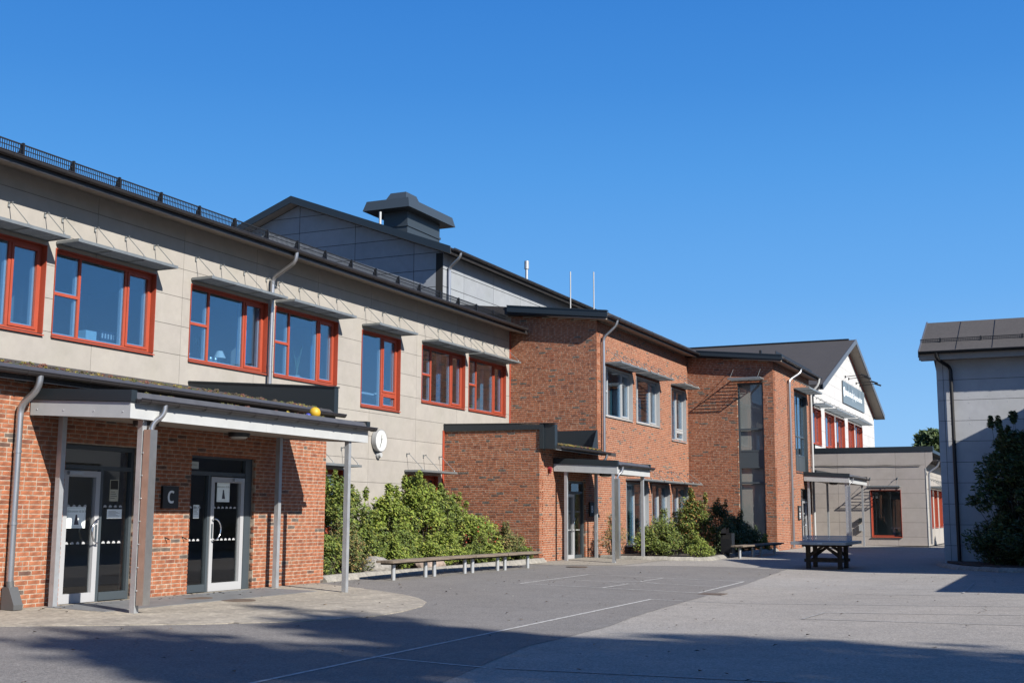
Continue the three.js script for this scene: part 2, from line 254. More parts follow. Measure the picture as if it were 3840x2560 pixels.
// five uneven hand-struck bricks
const brickGeos = Array.from({ length: 6 }, () => {
  const g = new THREE.BoxGeometry(BL, BH, .05, 5, 2, 1).toNonIndexed(), p = g.attributes.position, key = {}, D = [];
  for (let i = 0; i < p.count; i++) {
    const x = p.getX(i), y = p.getY(i), z = p.getZ(i), k = x.toFixed(4) + y.toFixed(4) + z.toFixed(4);
    if (!key[k]) { const ex = Math.abs(Math.abs(x) - BL / 2) < 1e-4, ey = Math.abs(Math.abs(y) - BH / 2) < 1e-4, front = z > 0; key[k] = [x + (ex ? -Math.sign(x) * rr(.000, .0035) : rr(-.008, .008)), y + (ey ? -Math.sign(y) * rr(0, .0035) : rr(-.006, .006)), z + (front ? (ex || ey ? -rr(.0003, .0028) : rr(-.001, .003)) : 0)]; }
    p.setXYZ(i, ...key[k]);
  }
  const uv = g.attributes.uv, ox = R(), oy = R(); for (let i = 0; i < p.count; i++) uv.setXY(i, p.getX(i) + ox, p.getY(i) + p.getZ(i) + oy);
  g.computeVertexNormals(); return clean(g);
});
const brickTones = [[.435, .148, .066], [.45, .16, .073], [.42, .14, .062], [.40, .13, .057], [.46, .168, .079], [.39, .124, .055], [.435, .15, .07], [.415, .142, .066], [.31, .10, .047], [.27, .09, .048], [.17, .085, .06], [.15, .115, .095], [.44, .19, .10]];
const toneOf = () => { const t = R(); return t < .87 ? Math.floor(R() * 8) : t < .925 ? 8 + Math.floor(R() * 2) : t < .94 ? 10 : t < .97 ? 11 : 12; };
const brickMats = brickTones.map(c => std(c, .92, 0, { map: grainTex, bumpMap: grainBump, bumpScale: .003 }));
const brickWhite = std([1 / ALB, 1 / ALB, 1 / ALB], .92, 0, { map: grainTex, bumpMap: grainBump, bumpScale: .003 });
// collect brick placements of one wall face; (u0,u1) extents, openings, optional top line y <= top(u), control joints
function brickFace(list, F, u0, u1, y0, y1, holes = [], { top = null, rough = 1, joints = [], face = 0 } = {}) {
  const n = Math.floor((y1 - y0) / COURSE);
  for (let c = 0; c < n; c++) {
    const yb = y0 + c * COURSE, ym = yb + COURSE / 2;
    const edges = [u0, ...joints, u1];
    for (let s = 0; s < edges.length - 1; s++) {
      let u = edges[s] - (c % 2 ? .12 : 0) - (R() < .3 ? .06 : 0);
      while (u < edges[s + 1]) {
        const L = R() < .13 ? .108 : BL; let segs = [[Math.max(u, edges[s]), Math.min(u + L, edges[s + 1])]];
        for (const h of holes) if (ym > h[2] && ym < h[3]) segs = segs.flatMap(([a, b]) => b <= h[0] || a >= h[1] ? [[a, b]] : [[a, Math.min(b, h[0])], [Math.max(a, h[1]), b]].filter(([p, q]) => q > p));
        for (const [a, b] of segs) if (b - a > .035 && (!top || ym + .03 < top((a + b) / 2))) list.push({ F, u: (a + b) / 2, y: ym + rr(-.002, .002), len: b - a - .001, n: rr(-.0014, .0018) * rough, tilt: rr(-.011, .011) * rough, face });
        u += L + .0125;
      }
    }
  }
}
const basisOf = F => { const o = F.p(0, 0, 0), s = a => a.map((v, i) => v - o[i]); return new THREE.Matrix4().makeBasis(new THREE.Vector3(...s(F.p(1, 0, 0))), new THREE.Vector3(...s(F.p(0, 1, 0))), new THREE.Vector3(...s(F.p(0, 0, 1)))); };
function layBricks(list, wall) {                                 // the 300 that show largest one by one, the rest as one part
  const o = wall.o, m = new THREE.Matrix4(), D = new THREE.Object3D();
  for (const b of list) { const p = b.F.p(b.u, b.y, 0); b.d = Math.hypot(p[0] - CAM[0], p[1] - CAM[1], p[2] - CAM[2]) / (b.len > .2 ? 1 : .6) * (b.face ? .7 : 1); }
  list.sort((a, b) => a.d - b.d);
  const mat4 = b => { const p = b.F.p(b.u, b.y, -.025 + b.n); D.position.set(0, 0, 0); D.rotation.set(rr(-.012, .012), rr(-.012, .012), b.tilt); D.scale.set(b.len / BL, 1, 1); D.updateMatrix(); m.copy(basisOf(b.F)).multiply(D.matrix); m.setPosition(p[0] - o[0], p[1] - o[1], p[2] - o[2]); return m; };
  const one = list.slice(0, 300), rest = list.slice(300);
  for (const b of one) { const q = shade(new THREE.Mesh(pick(brickGeos), brickMats[toneOf()])); q.name = 'brick'; mat4(b).decompose(q.position, q.quaternion, q.scale); wall.add(q); }
  const per = brickGeos.map(() => []); rest.forEach(b => per[Math.floor(R() * per.length)].push(b));
  // one instanced part: use a single geometry and mirror copies for variety
  const im = new THREE.InstancedMesh(brickGeos[0], brickWhite, rest.length), col = new THREE.Color();
  rest.forEach((b, i) => { const a = mat4(b).clone(); if (R() < .5) { a.multiply(new THREE.Matrix4().makeRotationZ(Math.PI)); } im.setMatrixAt(i, a); const t = brickTones[toneOf()], k = rr(.9, 1.08) * (.88 + .24 * macro(b.u / 9 + b.face * .4, b.y / 9)) * (.95 + .1 * macro2(b.u / 40, b.y / 40)); col.setRGB(t[0] * k * ALB, t[1] * k * ALB, t[2] * k * ALB); im.setColorAt(i, col); });
  im.name = 'brickwork'; im.userData.kind = 'stuff'; shade(im); wall.add(im);
}
// cladding boards between joint lines, each its own mesh
function clad(wall, F, us, ys, holes, mats, { clips = [], n0 = 0, th = .012, gap = .009, rivets = false } = {}) {
  const rv = [];
  for (let i = 0; i < us.length - 1; i++) for (let k = 0; k < ys.length - 1; k++) {
    const gs = [];
    for (const r of minus([us[i] + gap / 2, us[i + 1] - gap / 2, ys[k] + gap / 2, ys[k + 1] - gap / 2], holes)) {
      let p = [[r[0], r[2]], [r[1], r[2]], [r[1], r[3]], [r[0], r[3]]]; for (const c of clips) if (p.length > 2) p = clipPoly(p, ...c);
      if (p.length > 2) gs.push(prism(F, p, n0, n0 + th + rr(0, .0015)));
    }
    if (gs.length) { const o = part('cladding_panel', gs, pick(mats), wall); if (rivets && gs.length) for (let q = us[i] + .18; q < us[i + 1]; q += .55) for (const y of [ys[k] + .09, ys[k + 1] - .09]) if (!holes.some(h => q > h[0] && q < h[1] && y > h[2] && y < h[3]) && clips.every(c => c[0] * q + c[1] * y < c[2] - .05)) { const g = new THREE.SphereGeometry(.011, 6, 4).toNonIndexed(); g.translate(...F.p(q, y, n0 + th + .001)); rv.push(g); } }
  }
  if (rv.length) part('rivets', rv, mats[0], wall);
}
const backingGeo = (F, u0, u1, y0, y1, holes, n0, n1) => minus([u0, u1, y0, y1], holes.map(h => [h[0] - .014, h[1] + .014, h[2], h[3] + .014])).map(r => box(F, r[0], r[1], r[2], r[3], n0, n1));
// window set into the opening [u0,u1]x[y0,y1]; layout: bars [[u fraction]] and rails [[column, y fraction]]
function windowAt(root, F, u0, u1, y0, y1, { frame, cols = [0, 1], rails = [], casement = [], sill = .05, depth = .11, bar = .06, pane = glass, reveal = null, dots = false }) {
  const w = u1 - u0, h = y1 - y0, f = .055, g0 = -depth - .05, g1 = -depth;
  const gs = [box(F, u0, u0 + f, y0 + f, y1 - f, g0, g1), box(F, u1 - f, u1, y0 + f, y1 - f, g0, g1), box(F, u0, u1, y1 - f, y1, g0, g1), box(F, u0, u1, y0, y0 + f, g0, g1)];
  const win = part('window', gs, frame, root);
  // reveal boards lining the opening
  part('reveal', [box(F, u0 - .012, u0, y0, y1, g1, .022), box(F, u1, u1 + .012, y0, y1, g1, .022), box(F, u0 - .012, u1 + .012, y1, y1 + .012, g1, .022)], reveal || frame, win);
  if (sill) part('sill', prism({ p: (n, y, t) => F.p(-t, y, n) }, [[g1 - .01, y0 - .02], [sill, y0 - .055], [sill, y0 - .03], [g1 - .01, y0 + .006]], -(u1 + .02), -(u0 - .02)), frame, win);
  const ux = cols.map(c => u0 + w * c);
  for (let i = 1; i < ux.length - 1; i++) part('mullion', box(F, ux[i] - bar / 2, ux[i] + bar / 2, y0 + f, y1 - f, g0, g1 + .003), frame, win);
  for (let i = 0; i < ux.length - 1; i++) {
    const a = i ? ux[i] + bar / 2 : u0 + f, b = i < ux.length - 2 ? ux[i + 1] - bar / 2 : u1 - f, ys = [y0 + f, ...rails.filter(r => r[0] === i).map(r => y0 + h * r[1]), y1 - f];
    for (let k = 1; k < ys.length - 1; k++) part('rail', box(F, a, b, ys[k] - bar / 2, ys[k] + bar / 2, g0, g1 + .002), frame, win);
    for (let k = 0; k < ys.length - 1; k++) {
      let c = a, d = b, e = k ? ys[k] + bar / 2 : ys[k], t = k < ys.length - 2 ? ys[k + 1] - bar / 2 : ys[k + 1];
      if (casement.includes(i)) { const s = .06; part('casement', [box(F, c + .006, c + s, e + .006, t - .006, g0 + .01, g1 + .018), box(F, d - s, d - .006, e + .006, t - .006, g0 + .01, g1 + .018), box(F, c + s, d - s, e + .006, e + s, g0 + .01, g1 + .018), box(F, c + s, d - s, t - s, t - .006, g0 + .01, g1 + .018)], frame, win); c += s; d -= s; e += s; t -= s; }
      const P = { pos: [], nor: [], uv: [] }, q = [F.p(c, e, g1 - .022), F.p(d, e, g1 - .022), F.p(d, t, g1 - .022), F.p(c, t, g1 - .022)]; tri(P, q[0], q[1], q[2], [0, 0], [1, 0], [1, 1]); tri(P, q[0], q[2], q[3], [0, 0], [1, 1], [0, 1]);
      part('pane', toGeo(P), pane, win); if (pane === glass) { const iw = Math.min(.05, (d - c) * .2); part('inner_frame', [box(F, d - iw, d, e, t, g1 - .11, g1 - .045), box(F, c, d - iw, e, e + .03, g1 - .11, g1 - .045), box(F, c, c + iw * .5, e, t, g1 - .11, g1 - .045)], M.fascia, win); } if (pane === glass) part('inner_pane', flat(F, c, d, e, t, g1 - .04), pane, win);
    }
  }
  return win;
}
// sun shade of vertical blades in a frame, hung from the wall on rods
function sunshade(root, F, u0, u1, y, n1 = .59, rods = 4, drop = .5, pitch = .042, mat = M.grate) {
  const gs = [box(F, u0, u1, y, y + .06, n1 - .012, n1), box(F, u0, u1, y, y + .06, .02, .03)], nf = Math.max(2, Math.round((u1 - u0) / .95));
  for (let i = 0; i <= nf; i++) { const u = u0 + (u1 - u0) * i / nf; gs.push(box(F, u - (i === nf ? .01 : 0), u + (i === nf ? 0 : .01), y + .002, y + .058, .03, n1 - .012)); }
  const s = part('sun_shade', gs, mat, root), bl = [];
  for (let n = .055; n < n1 - .03; n += pitch) bl.push(box(F, u0 + .01, u1 - .01, y + .012, y + .048, n, n + .004));
  part('blades', bl, mat, s);
  for (let i = 0; i < rods; i++) { const u = u0 + .12 + (u1 - u0 - .24) * i / (rods - 1); part('tie_rod', [tube(F.p(u, y + drop, .10), F.p(u, y + .065, n1 - .02), .009, 6), tube(F.p(u, y + drop, .015), F.p(u, y + drop + .02, .12), .014, 6), tube(F.p(u, y + drop - .06, .02), F.p(u, y + drop + .03, .02), .016, 6), tube(F.p(u, y + .05, n1 - .03), F.p(u, y + .10, n1 - .055), .016, 6)], mat, s); }
  return s;
}
function gutter(root, F, u0, u1, n, y, r = .075, step = .6, mat = M.gutter) {
  const g = part('gutter', [sect(F, gutterProfile(n, y, r), u0, u1), sect(F, [[n - r, y], [n, y - r], [n + r, y]], u0, u0 + .006), sect(F, [[n - r, y], [n, y - r], [n + r, y]], u1 - .006, u1)], mat, root), hs = [];
  for (let u = u0 + .2; u < u1; u += step) hs.push(sect(F, gutterProfile(n, y - .001, r + .008).slice(0, 9).concat([[n + r - .002, y - .002]]).concat(gutterProfile(n, y - .001, r + .004).slice(0, 9).reverse()), u, u + .03));
  part('gutter_bracket', hs, mat, g); return g;
}
function downpipe(root, pts, r, mat = M.gutterSilver, clamps = []) { const p = part('downpipe', pipe(pts, r, 14), mat, root); if (clamps.length) part('pipe_clamp', clamps.map(c => tube([c[0], c[1] - .02, c[2]], [c[0], c[1] + .02, c[2]], r + .008, 14)), mat, p); return p; }
// snow guard: black brackets with barred rails
function snowGuard(root, F, u0, u1, n, y, h, first, step) {
  const g = part('snow_guard', [box(F, u0, u1, y + h - .025, y + h, n - .012, n + .012), box(F, u0, u1, y + .02, y + .04, n - .01, n + .01), box(F, u0, u1, y + h * .58, y + h * .58 + .014, n - .008, n + .008)], M.blackRail, root), b = [], k = [];
  for (let u = u0; u < u1; u += .052) b.push(box(F, u, u + .012, y + .03, y + h - .02, n - .005, n + .005));
  part('guard_bars', b, M.blackRail, g);
  for (let u = first; u < u1; u += step) part('guard_bracket', [prism({ p: (q, yy, t) => F.p(-t, yy, q) }, [[n - .16, y - .05], [n + .05, y - .09], [n + .03, y + h + .02], [n - .02, y + h + .02]], -u - .02, -u + .02)], M.black, g);
}
// low sedum growing on a roof strip: F maps (u,n) to roof points
const tuft = (() => { const g = []; for (let i = 0; i < 7; i++) { const a = i * 2.4, r = .3 + .25 * R(), s = new THREE.OctahedronGeometry(.22 + .12 * R(), 0); s.scale(1, rr(.5, 1.2), 1); s.translate(Math.cos(a) * r, rr(.1, .55), Math.sin(a) * r); g.push(clean(s)); } return mergeGeometries(g); })();
function sedum(root, at, n, dens) {
  const im = new THREE.InstancedMesh(tuft, new THREE.MeshStandardMaterial({ roughness: .9 }), n), D = new THREE.Object3D(), c = new THREE.Color(), o = root.o;
  for (let i = 0; i < n; i++) { const q = at(R(), R(), i), s = (q[3] || 1) * rr(.02, .055); D.position.set(q[0] - o[0], q[1] - o[1], q[2] - o[2]); D.rotation.set(rr(-.3, .3), rr(0, 6), rr(-.3, .3)); D.scale.set(s, s * rr(.6, 1.5), s); D.updateMatrix(); im.setMatrixAt(i, D.matrix); const t = R(); c.setRGB(...(t < .34 ? [.075, .07, .02] : t < .55 ? [.10, .04, .028] : t < .66 ? [.20, .155, .022] : t < .88 ? [.055, .042, .028] : [.04, .055, .018])); im.setColorAt(i, c); }
  im.name = 'sedum'; im.userData.kind = 'stuff'; shade(im); root.add(im); return im;
}
function label3(w, h, draw, scale = 512) { const c = document.createElement('canvas'); c.width = Math.round(w * scale); c.height = Math.round(h * scale); const x = c.getContext('2d'); draw(x, c.width, c.height); const t = new THREE.CanvasTexture(c); t.colorSpace = THREE.SRGBColorSpace; return t; }
function flat(F, u0, u1, y0, y1, n) { const P = { pos: [], nor: [], uv: [] }, a = F.p(u0, y0, n), b = F.p(u1, y0, n), c = F.p(u1, y1, n), d = F.p(u0, y1, n); tri(P, a, b, c, [0, 0], [1, 0], [1, 1]); tri(P, a, c, d, [0, 0], [1, 1], [0, 1]); return toGeo(P); }
// ---------------------------------------------------------------- the school buildings
const zM = -3.645, zC = -.06, zB = -.39, xL = 33.4, xU = 38.3, xD = 49, zD = 3.22;
const RED = { frame: M.redframe, cols: [0, .27, .73, 1], rails: [[0, .5]], casement: [2] };
const arr = (a, s, n) => Array.from({ length: n }, (_, i) => a + s * i);
function room(root, x0, x1, y0, y1, z0, z1, walls = M.interior, parts = []) {  // closed room shell, front side open towards +z at z1
  part('room_wall', [bx(x0 - .12, x1 + .12, y0 - .2, y1 + .2, z0 - .12, z0), bx(x0 - .12, x0, y0 - .2, y1 + .2, z0, z1), bx(x1, x1 + .12, y0 - .2, y1 + .2, z0, z1), ...parts.map(p => bx(p - .06, p + .06, y0, y1, z0, z1))], walls, root);
  part('room_floor', bx(x0, x1, y0 - .2, y0, z0, z1), M.floorIn, root); part('room_ceiling', bx(x0, x1, y1, y1 + .2, z0, z1), walls, root);
}
// ---- long pale wing
{
  const F = FZ(zM), T = thing('pale_school_wing', 'long two storey school wing clad in pale beige panels with red windows', 'building', [26, 0, zM]);
  const up = [[14.14, 16.98], [17.23, 20.07], [21.24, 24.09], [24.42, 27.24], [31.92, 34.78], [35.07, 37.9]], holes = [...up.map(([a, b]) => [a, b, 4.81, 6.51]), [28.48, 30.6, 4.40, 6.49], [25.05, 27.65, .95, 2.56], [31.0, 33.0, .95, 2.56]];
  const wall = part('wall', backingGeo(F, 9.4, 38.28, 0, 7.83, holes, -.32, -.02), M.backing, T);
  clad(wall, F, [9.4, ...arr(10.32, 2.66, 11), 38.22], [.05, ...arr(.35, .645, 12), 7.82], holes.map(h => [h[0] - .012, h[1] + .012, h[2] - .05, h[3] + .012]), M.beige, { n0: -.015 });
  part('corner_trim', box(F, 38.225, 38.30, 4.2, 7.8, -.01, .012), M.redframe, wall);
  part('corner_trim', box(F, 33.30, 33.39, 0, 4.0, -.004, .03), M.redframe, wall);
  for (const [a, b] of up) windowAt(T, F, a, b, 4.81, 6.51, RED);
  windowAt(T, F, 28.48, 30.6, 4.40, 6.49, { frame: M.redframe, cols: [0, .60, 1], rails: [[1, .21]], casement: [1] });
  windowAt(T, F, 25.05, 27.65, .95, 2.56, RED); windowAt(T, F, 31.0, 33.0, .95, 2.56, { frame: M.redframe, cols: [0, .3, .62, 1], casement: [2] });
  for (const [a, b] of up) sunshade(T, F, a - .02, b + .02, 6.60, .59, 4, .52);
  sunshade(T, F, 28.46, 30.62, 6.60, .59, 3, .52); sunshade(T, F, 25.05, 27.67, 2.64, .59, 3, .52); sunshade(T, F, 30.95, 33.2, 2.64, .59, 3, .52);
  room(T, 9.6, 38.0, 3.75, 7.2, -9.6, zM - .33, M.interior, [17.1, 24.25, 31.3]);
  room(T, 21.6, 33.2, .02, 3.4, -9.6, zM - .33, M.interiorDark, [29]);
  const roof = part('roof', [sect(F, [[.70, 7.665], [.70, 7.80], [-9.5, 10.05], [-9.5, 9.9]], 8.9, 38.24)], M.roofFelt, T);
  part('soffit', sect(F, [[0, 7.812], [.69, 7.655], [.69, 7.664], [0, 7.822]], 8.9, 38.2), M.soffit, roof);
  part('fascia_board', sect(F, [[.70, 7.65], [.715, 7.65], [.715, 7.815], [.70, 7.815]], 8.9, 38.2), M.gutter, roof);
  part('end_wall', [bx(9.4, 9.7, 0, 8, -12.5, zM - .32)], M.taupe[0], T);
  part('rear_wall', bx(9.4, 37.2, 0, 9.8, -13.4, -13.1), M.taupe[0], T);
  gutter(T, F, 8.9, 37.93, .785, 7.80, .068, .62);
  snowGuard(T, F, 9, 37.3, .36, 7.93, .27, 15.93 - 1.262 * 5, 1.262);
  downpipe(T, [[24.14, 7.76, zM + .785], [24.14, 7.52, zM + .76], [24.12, 7.16, zM + .11], [24.12, 4.2, zM + .11]], .052, M.gutterSilver, [[24.12, 6.4, zM + .11], [24.12, 5.0, zM + .11]]);
  // moss on the roof edge behind the guard
  sedum(T, (a, b) => [9 + 29 * a, 7.83 + .22 * b * .3, zM + .66 - b * .3], 500);
}
// things seen behind the upper windows
const sillY = 4.88, sillZ = zM - .42;
{
  solo('window_shelf', bx(14.2, 37.9, 4.78, 4.83, zM - .62, zM - .33), M.fascia, 'long white window ledge inside the upper floor', 'ledge');
  const lamp = (x, y, z, l, s = 1) => { const t = thing('table_lamp', l, 'lamp', [x, y, z], 'table lamps behind the upper windows'); part('lamp_foot', new THREE.CylinderGeometry(.07 * s, .08 * s, .02, 16).translate(x, y + .01, z), M.fascia, t); part('lamp_stem', tube([x, y, z], [x, y + .24 * s, z], .008), M.fascia, t); part('lamp_shade', new THREE.CylinderGeometry(.07 * s, .15 * s, .17 * s, 20, 1, true).translate(x, y + .30 * s, z), std([.75, .74, .68], .9, 0, { side: THREE.DoubleSide }), t); };
  lamp(22.85, 4.83, sillZ, 'small white table lamp beside jars in the upper window'); lamp(24.62, 4.83, sillZ, 'small pale lamp behind the window beside the downpipe', .8); lamp(30.05, 4.5, sillZ - .1, 'pale lamp standing in the narrow upper window', 1);
  const plant = (x, z, h, n, l) => { const t = thing('potted_plant', l, 'plant', [x, 4.83, z], 'plants on the upper window ledge'); part('pot', new THREE.CylinderGeometry(.09, .07, .14, 16).translate(x, 4.90, z), std([.5, .5, .5], .6), t); for (let i = 0; i < n; i++) { const a = i * 2.4, r = h * rr(.12, .34), hh = h * rr(.6, 1), p = [[x, 4.95, z], [x + Math.cos(a) * r * .4, 4.95 + hh * .6, z + Math.sin(a) * r * .2], [x + Math.cos(a) * r, 4.95 + hh, z + Math.sin(a) * r * .4]]; const g = []; for (let k = 0; k < 5; k++) { const t0 = k / 5, t1 = (k + 1) / 5, q = s => p[0].map((v, j) => v * (1 - s) ** 2 + 2 * p[1][j] * s * (1 - s) + p[2][j] * s * s); g.push(tube(q(t0), q(t1), .018 * (1 - t0 * .8), 4, .018 * (1 - t1 * .8))); } part('leaf', g, leafMatFlat, t); } };
  const leafMatFlat = std([.13, .20, .09], .7); plant(22.15, sillZ, .75, 9, 'tall spiky plant beside the white lamp in the upper window'); plant(26.0, sillZ, .8, 7, 'spiky plant in the window right of the downpipe');
  const jar = (x, l) => { const t = thing('jar', l, 'jar', [x, 4.83, sillZ + .03], 'jars on the upper window ledge'); part('glass_body', new THREE.CylinderGeometry(.055, .055, .15, 14).translate(x, 4.91, sillZ + .03), std([.25, .25, .24], .3), t); part('lid', new THREE.CylinderGeometry(.045, .05, .04, 14).translate(x, 5.005, sillZ + .03), std([.7, .7, .7], .3, .8), t); };
  jar(22.48, 'small lidded jar on the upper window ledge'); jar(22.66, 'small lidded jar on the upper window ledge');
  for (let i = 0; i < 5; i++) { const x = 18.9 + i * .085; const t = thing('ring_binder', 'black ring binder with white label in a row on the ledge', 'binder', [x, 4.83, sillZ - .05], 'ring binders on the ledge'); part('cover', bx(x, x + .075, 4.83, 5.15, sillZ - .2, sillZ + .08), std([.02, .03, .06], .6), t); part('label', flat(FZ(sillZ + .081), x + .015, x + .06, 5.0, 5.1, .001), M.fascia, t); }
  solo('storage_box', bx(18.45, 18.75, 4.83, 5.1, sillZ - .1, sillZ + .1), std([.45, .62, .66], .8), 'pale blue box beside the black ring binders', 'box');
  solo('storage_box', bx(19.42, 19.62, 4.83, 5.03, sillZ - .1, sillZ + .1), std([.15, .5, .65], .8), 'small turquoise box behind the casement beside the binders', 'box');
  const can = thing('watering_can', 'pale plastic watering can in the corner of the upper window', 'watering can', [21.5, 4.83, sillZ]); part('can_body', new THREE.CylinderGeometry(.075, .095, .17, 16).translate(21.5, 4.915, sillZ), std([.6, .68, .66], .5), can); part('spout', tube([21.57, 4.86, sillZ], [21.78, 5.02, sillZ], .018), std([.6, .68, .66], .5), can); part('handle', new THREE.TorusGeometry(.075, .012, 6, 16, Math.PI).translate(21.5, 5.0, sillZ), std([.6, .68, .66], .5), can);
  // curtains
  const curtain = (x0, x1, y0, y1, z, c, l) => { const pts = [], n = Math.round((x1 - x0) / .02); for (let i = 0; i <= n; i++) { const x = x0 + (x1 - x0) * i / n; pts.push([x, z + .03 * Math.sin(x * 62) + .012 * Math.sin(x * 23)]); } const P = { pos: [], nor: [], uv: [] }; for (let i = 0; i < n; i++) { const a = [pts[i][0], y0, pts[i][1]], b = [pts[i + 1][0], y0, pts[i + 1][1]], c_ = [pts[i + 1][0], y1, pts[i + 1][1]], d = [pts[i][0], y1, pts[i][1]]; tri(P, a, b, c_, [0, 0], [1, 0], [1, 1]); tri(P, a, c_, d, [0, 0], [1, 1], [0, 1]); } solo('curtain', toGeo(P), std(c, .9, 0, { side: THREE.DoubleSide }), l, 'curtain'); };
  curtain(16.0, 16.3, 4.9, 6.9, zM - .5, [.35, .03, .06], 'dark red curtain in the upper window near the roof corner');
  curtain(19.55, 19.8, 4.9, 6.9, zM - .5, [.35, .03, .06], 'dark red curtain beside the ring binder window');
  curtain(23.55, 23.95, 4.86, 6.9, zM - .5, [.06, .22, .45], 'blue curtain in the window left of the downpipe'); curtain(26.75, 27.1, 4.86, 6.9, zM - .5, [.06, .22, .45], 'blue curtain in the window right of the downpipe');
  curtain(28.5, 29.1, 4.4, 6.3, zM - .5, [.50, .66, .62], 'pale green curtain in the narrow upper window'); curtain(33.8, 34.1, 4.9, 6.9, zM - .5, [.12, .30, .42], 'blue green curtain in the first window of the far pair'); curtain(36.95, 37.2, 4.9, 6.9, zM - .5, [.2, .4, .45], 'pale blue curtain in the window beside the brick wall');
  solo('shelf_box', bx(35.9, 36.1, 4.83, 5.05, sillZ - .1, sillZ + .08), std([.12, .42, .06], .7), 'bright green box in the last upper window', 'box'); solo('shelf_box', bx(35.55, 35.88, 4.83, 5.05, sillZ - .1, sillZ + .08), std([.4, .03, .05], .7), 'red box beside the bright green box', 'box');
}
// ---- doors: glazed leaf in light metal, dark side light and fan light
const dotRow = (F, u0, u1, y, n) => { const g = []; for (let u = u0; u < u1 - .07; u += .118) { const p = []; for (let i = 0; i <= 8; i++) { const a = Math.PI * i / 8; p.push([u + .04 + .038 * Math.cos(a), y + .038 * Math.sin(a)]); } g.push(prism(F, p, n, n + .002)); } return g; };
function paneAt(F, a, b, c, d, n) { return flat(F, a, b, c, d, n); }
function doorSet(root, F, u0, u1, h, leaf, side, hinge, { leafH = 2.07, dark = M.darkframe } = {}) {
  const g0 = -.16, g1 = -.08, f = .06;
  const D = part('door_frame', [box(F, u0, u0 + f, 0, h, g0, g1), box(F, u1 - f, u1, 0, h, g0, g1), box(F, u0 + f, u1 - f, h - f, h, g0, g1), box(F, u0 + f, u1 - f, leafH + .02, leafH + .09, g0, g1), ...(side ? [box(F, leaf[hinge > 0 ? 0 : 1] - (hinge > 0 ? .075 : -.01), leaf[hinge > 0 ? 0 : 1] + (hinge > 0 ? -.01 : .075), 0, leafH + .02, g0, g1), box(F, side[0], side[1], .02, .15, g0, g1)] : [])], dark, root);
  part('fan_light', paneAt(F, u0 + f, u1 - f, leafH + .09, h - f, g0 + .03), doorGlass, D);
  if (side) { const s = part('side_light', paneAt(F, side[0], side[1], .15, leafH + .02, g0 + .03), doorGlass, D); part('warning_dots', [...dotRow(F, side[0] + .06, side[1] - .04, .92, g0 + .031), ...dotRow(F, side[0] + .06, side[1] - .04, 1.5, g0 + .031)], M.fascia, s); }
  const [a, b] = leaf, st = .095, L = part('door', [box(F, a, a + st, .015, leafH, g0 + .015, g1 + .012), box(F, b - st, b, .015, leafH, g0 + .015, g1 + .012), box(F, a + st, b - st, leafH - st, leafH, g0 + .015, g1 + .012), box(F, a + st, b - st, .015, .16, g0 + .015, g1 + .012)], M.aluDoor, root);
  part('door_pane', paneAt(F, a + st, b - st, .16, leafH - st, g0 + .04), doorGlass, L);
  part('warning_dots', [...dotRow(F, a + st + .03, b - st - .02, .92, g0 + .041), ...dotRow(F, a + st + .03, b - st - .02, 1.5, g0 + .041)], M.fascia, L);
  const hu = hinge > 0 ? a + .05 : b - .05, s = hinge > 0 ? 1 : -1, pts = []; for (let i = 0; i <= 12; i++) { const t = -Math.PI / 2 + Math.PI * i / 12; pts.push(new THREE.Vector3(...F.p(hu + s * .16 * Math.cos(t), 1.12 + .19 * Math.sin(t), g1 + .07 + .02 * Math.cos(t)))); }
  part('handle', [new THREE.TubeGeometry(new THREE.CatmullRomCurve3(pts), 24, .014, 8).toNonIndexed(), tube(F.p(hu, .93, g1), F.p(hu, .93, g1 + .075), .014), tube(F.p(hu, 1.31, g1), F.p(hu, 1.31, g1 + .075), .014)], M.steel, L);
  part('lock_plate', box(F, hu - .02, hu + .02, .96, 1.22, g1 + .012, g1 + .018), M.darkframe, L);
  if (hinge) part('door_closer', [box(F, hinge > 0 ? b - .36 : a + .06, hinge > 0 ? b - .06 : a + .36, leafH - .07, leafH - .015, g1 + .012, g1 + .06)], M.galv, L);
  return L;
}
const poster = (F, u0, u1, y0, y1, n, draw, l) => solo('paper_notice', flat(F, u0, u1, y0, y1, n), new THREE.MeshStandardMaterial({ map: label3(u1 - u0, y1 - y0, draw, 700), roughness: .8, side: THREE.DoubleSide }), l, 'notice');
const lines = (x, w, h, n, y0) => { x.fillStyle = '#555'; for (let i = 0; i < n; i++) x.fillRect(w * .1, h * (y0 + i * .1), w * (.5 + .25 * ((i * 37) % 3) / 2), h * .03); };
const welcome = (x, w, h) => { x.fillStyle = '#d9e0dc'; x.fillRect(0, 0, w, h); x.strokeStyle = '#8a938f'; x.lineWidth = 3; x.strokeRect(w * .06, h * .06, w * .88, h * .86); x.fillStyle = '#4f5a4e'; x.font = `${Math.round(h * .13)}px serif`; x.textAlign = 'center'; x.fillText('Välkommen till åk 3', w / 2, h * .25); x.fillStyle = '#3a3a44'; x.beginPath(); x.moveTo(w * .40, h * .84); x.lineTo(w * .46, h * .45); x.lineTo(w * .56, h * .45); x.lineTo(w * .66, h * .84); x.fill(); x.beginPath(); x.arc(w * .51, h * .42, h * .06, 0, 7); x.fill(); };
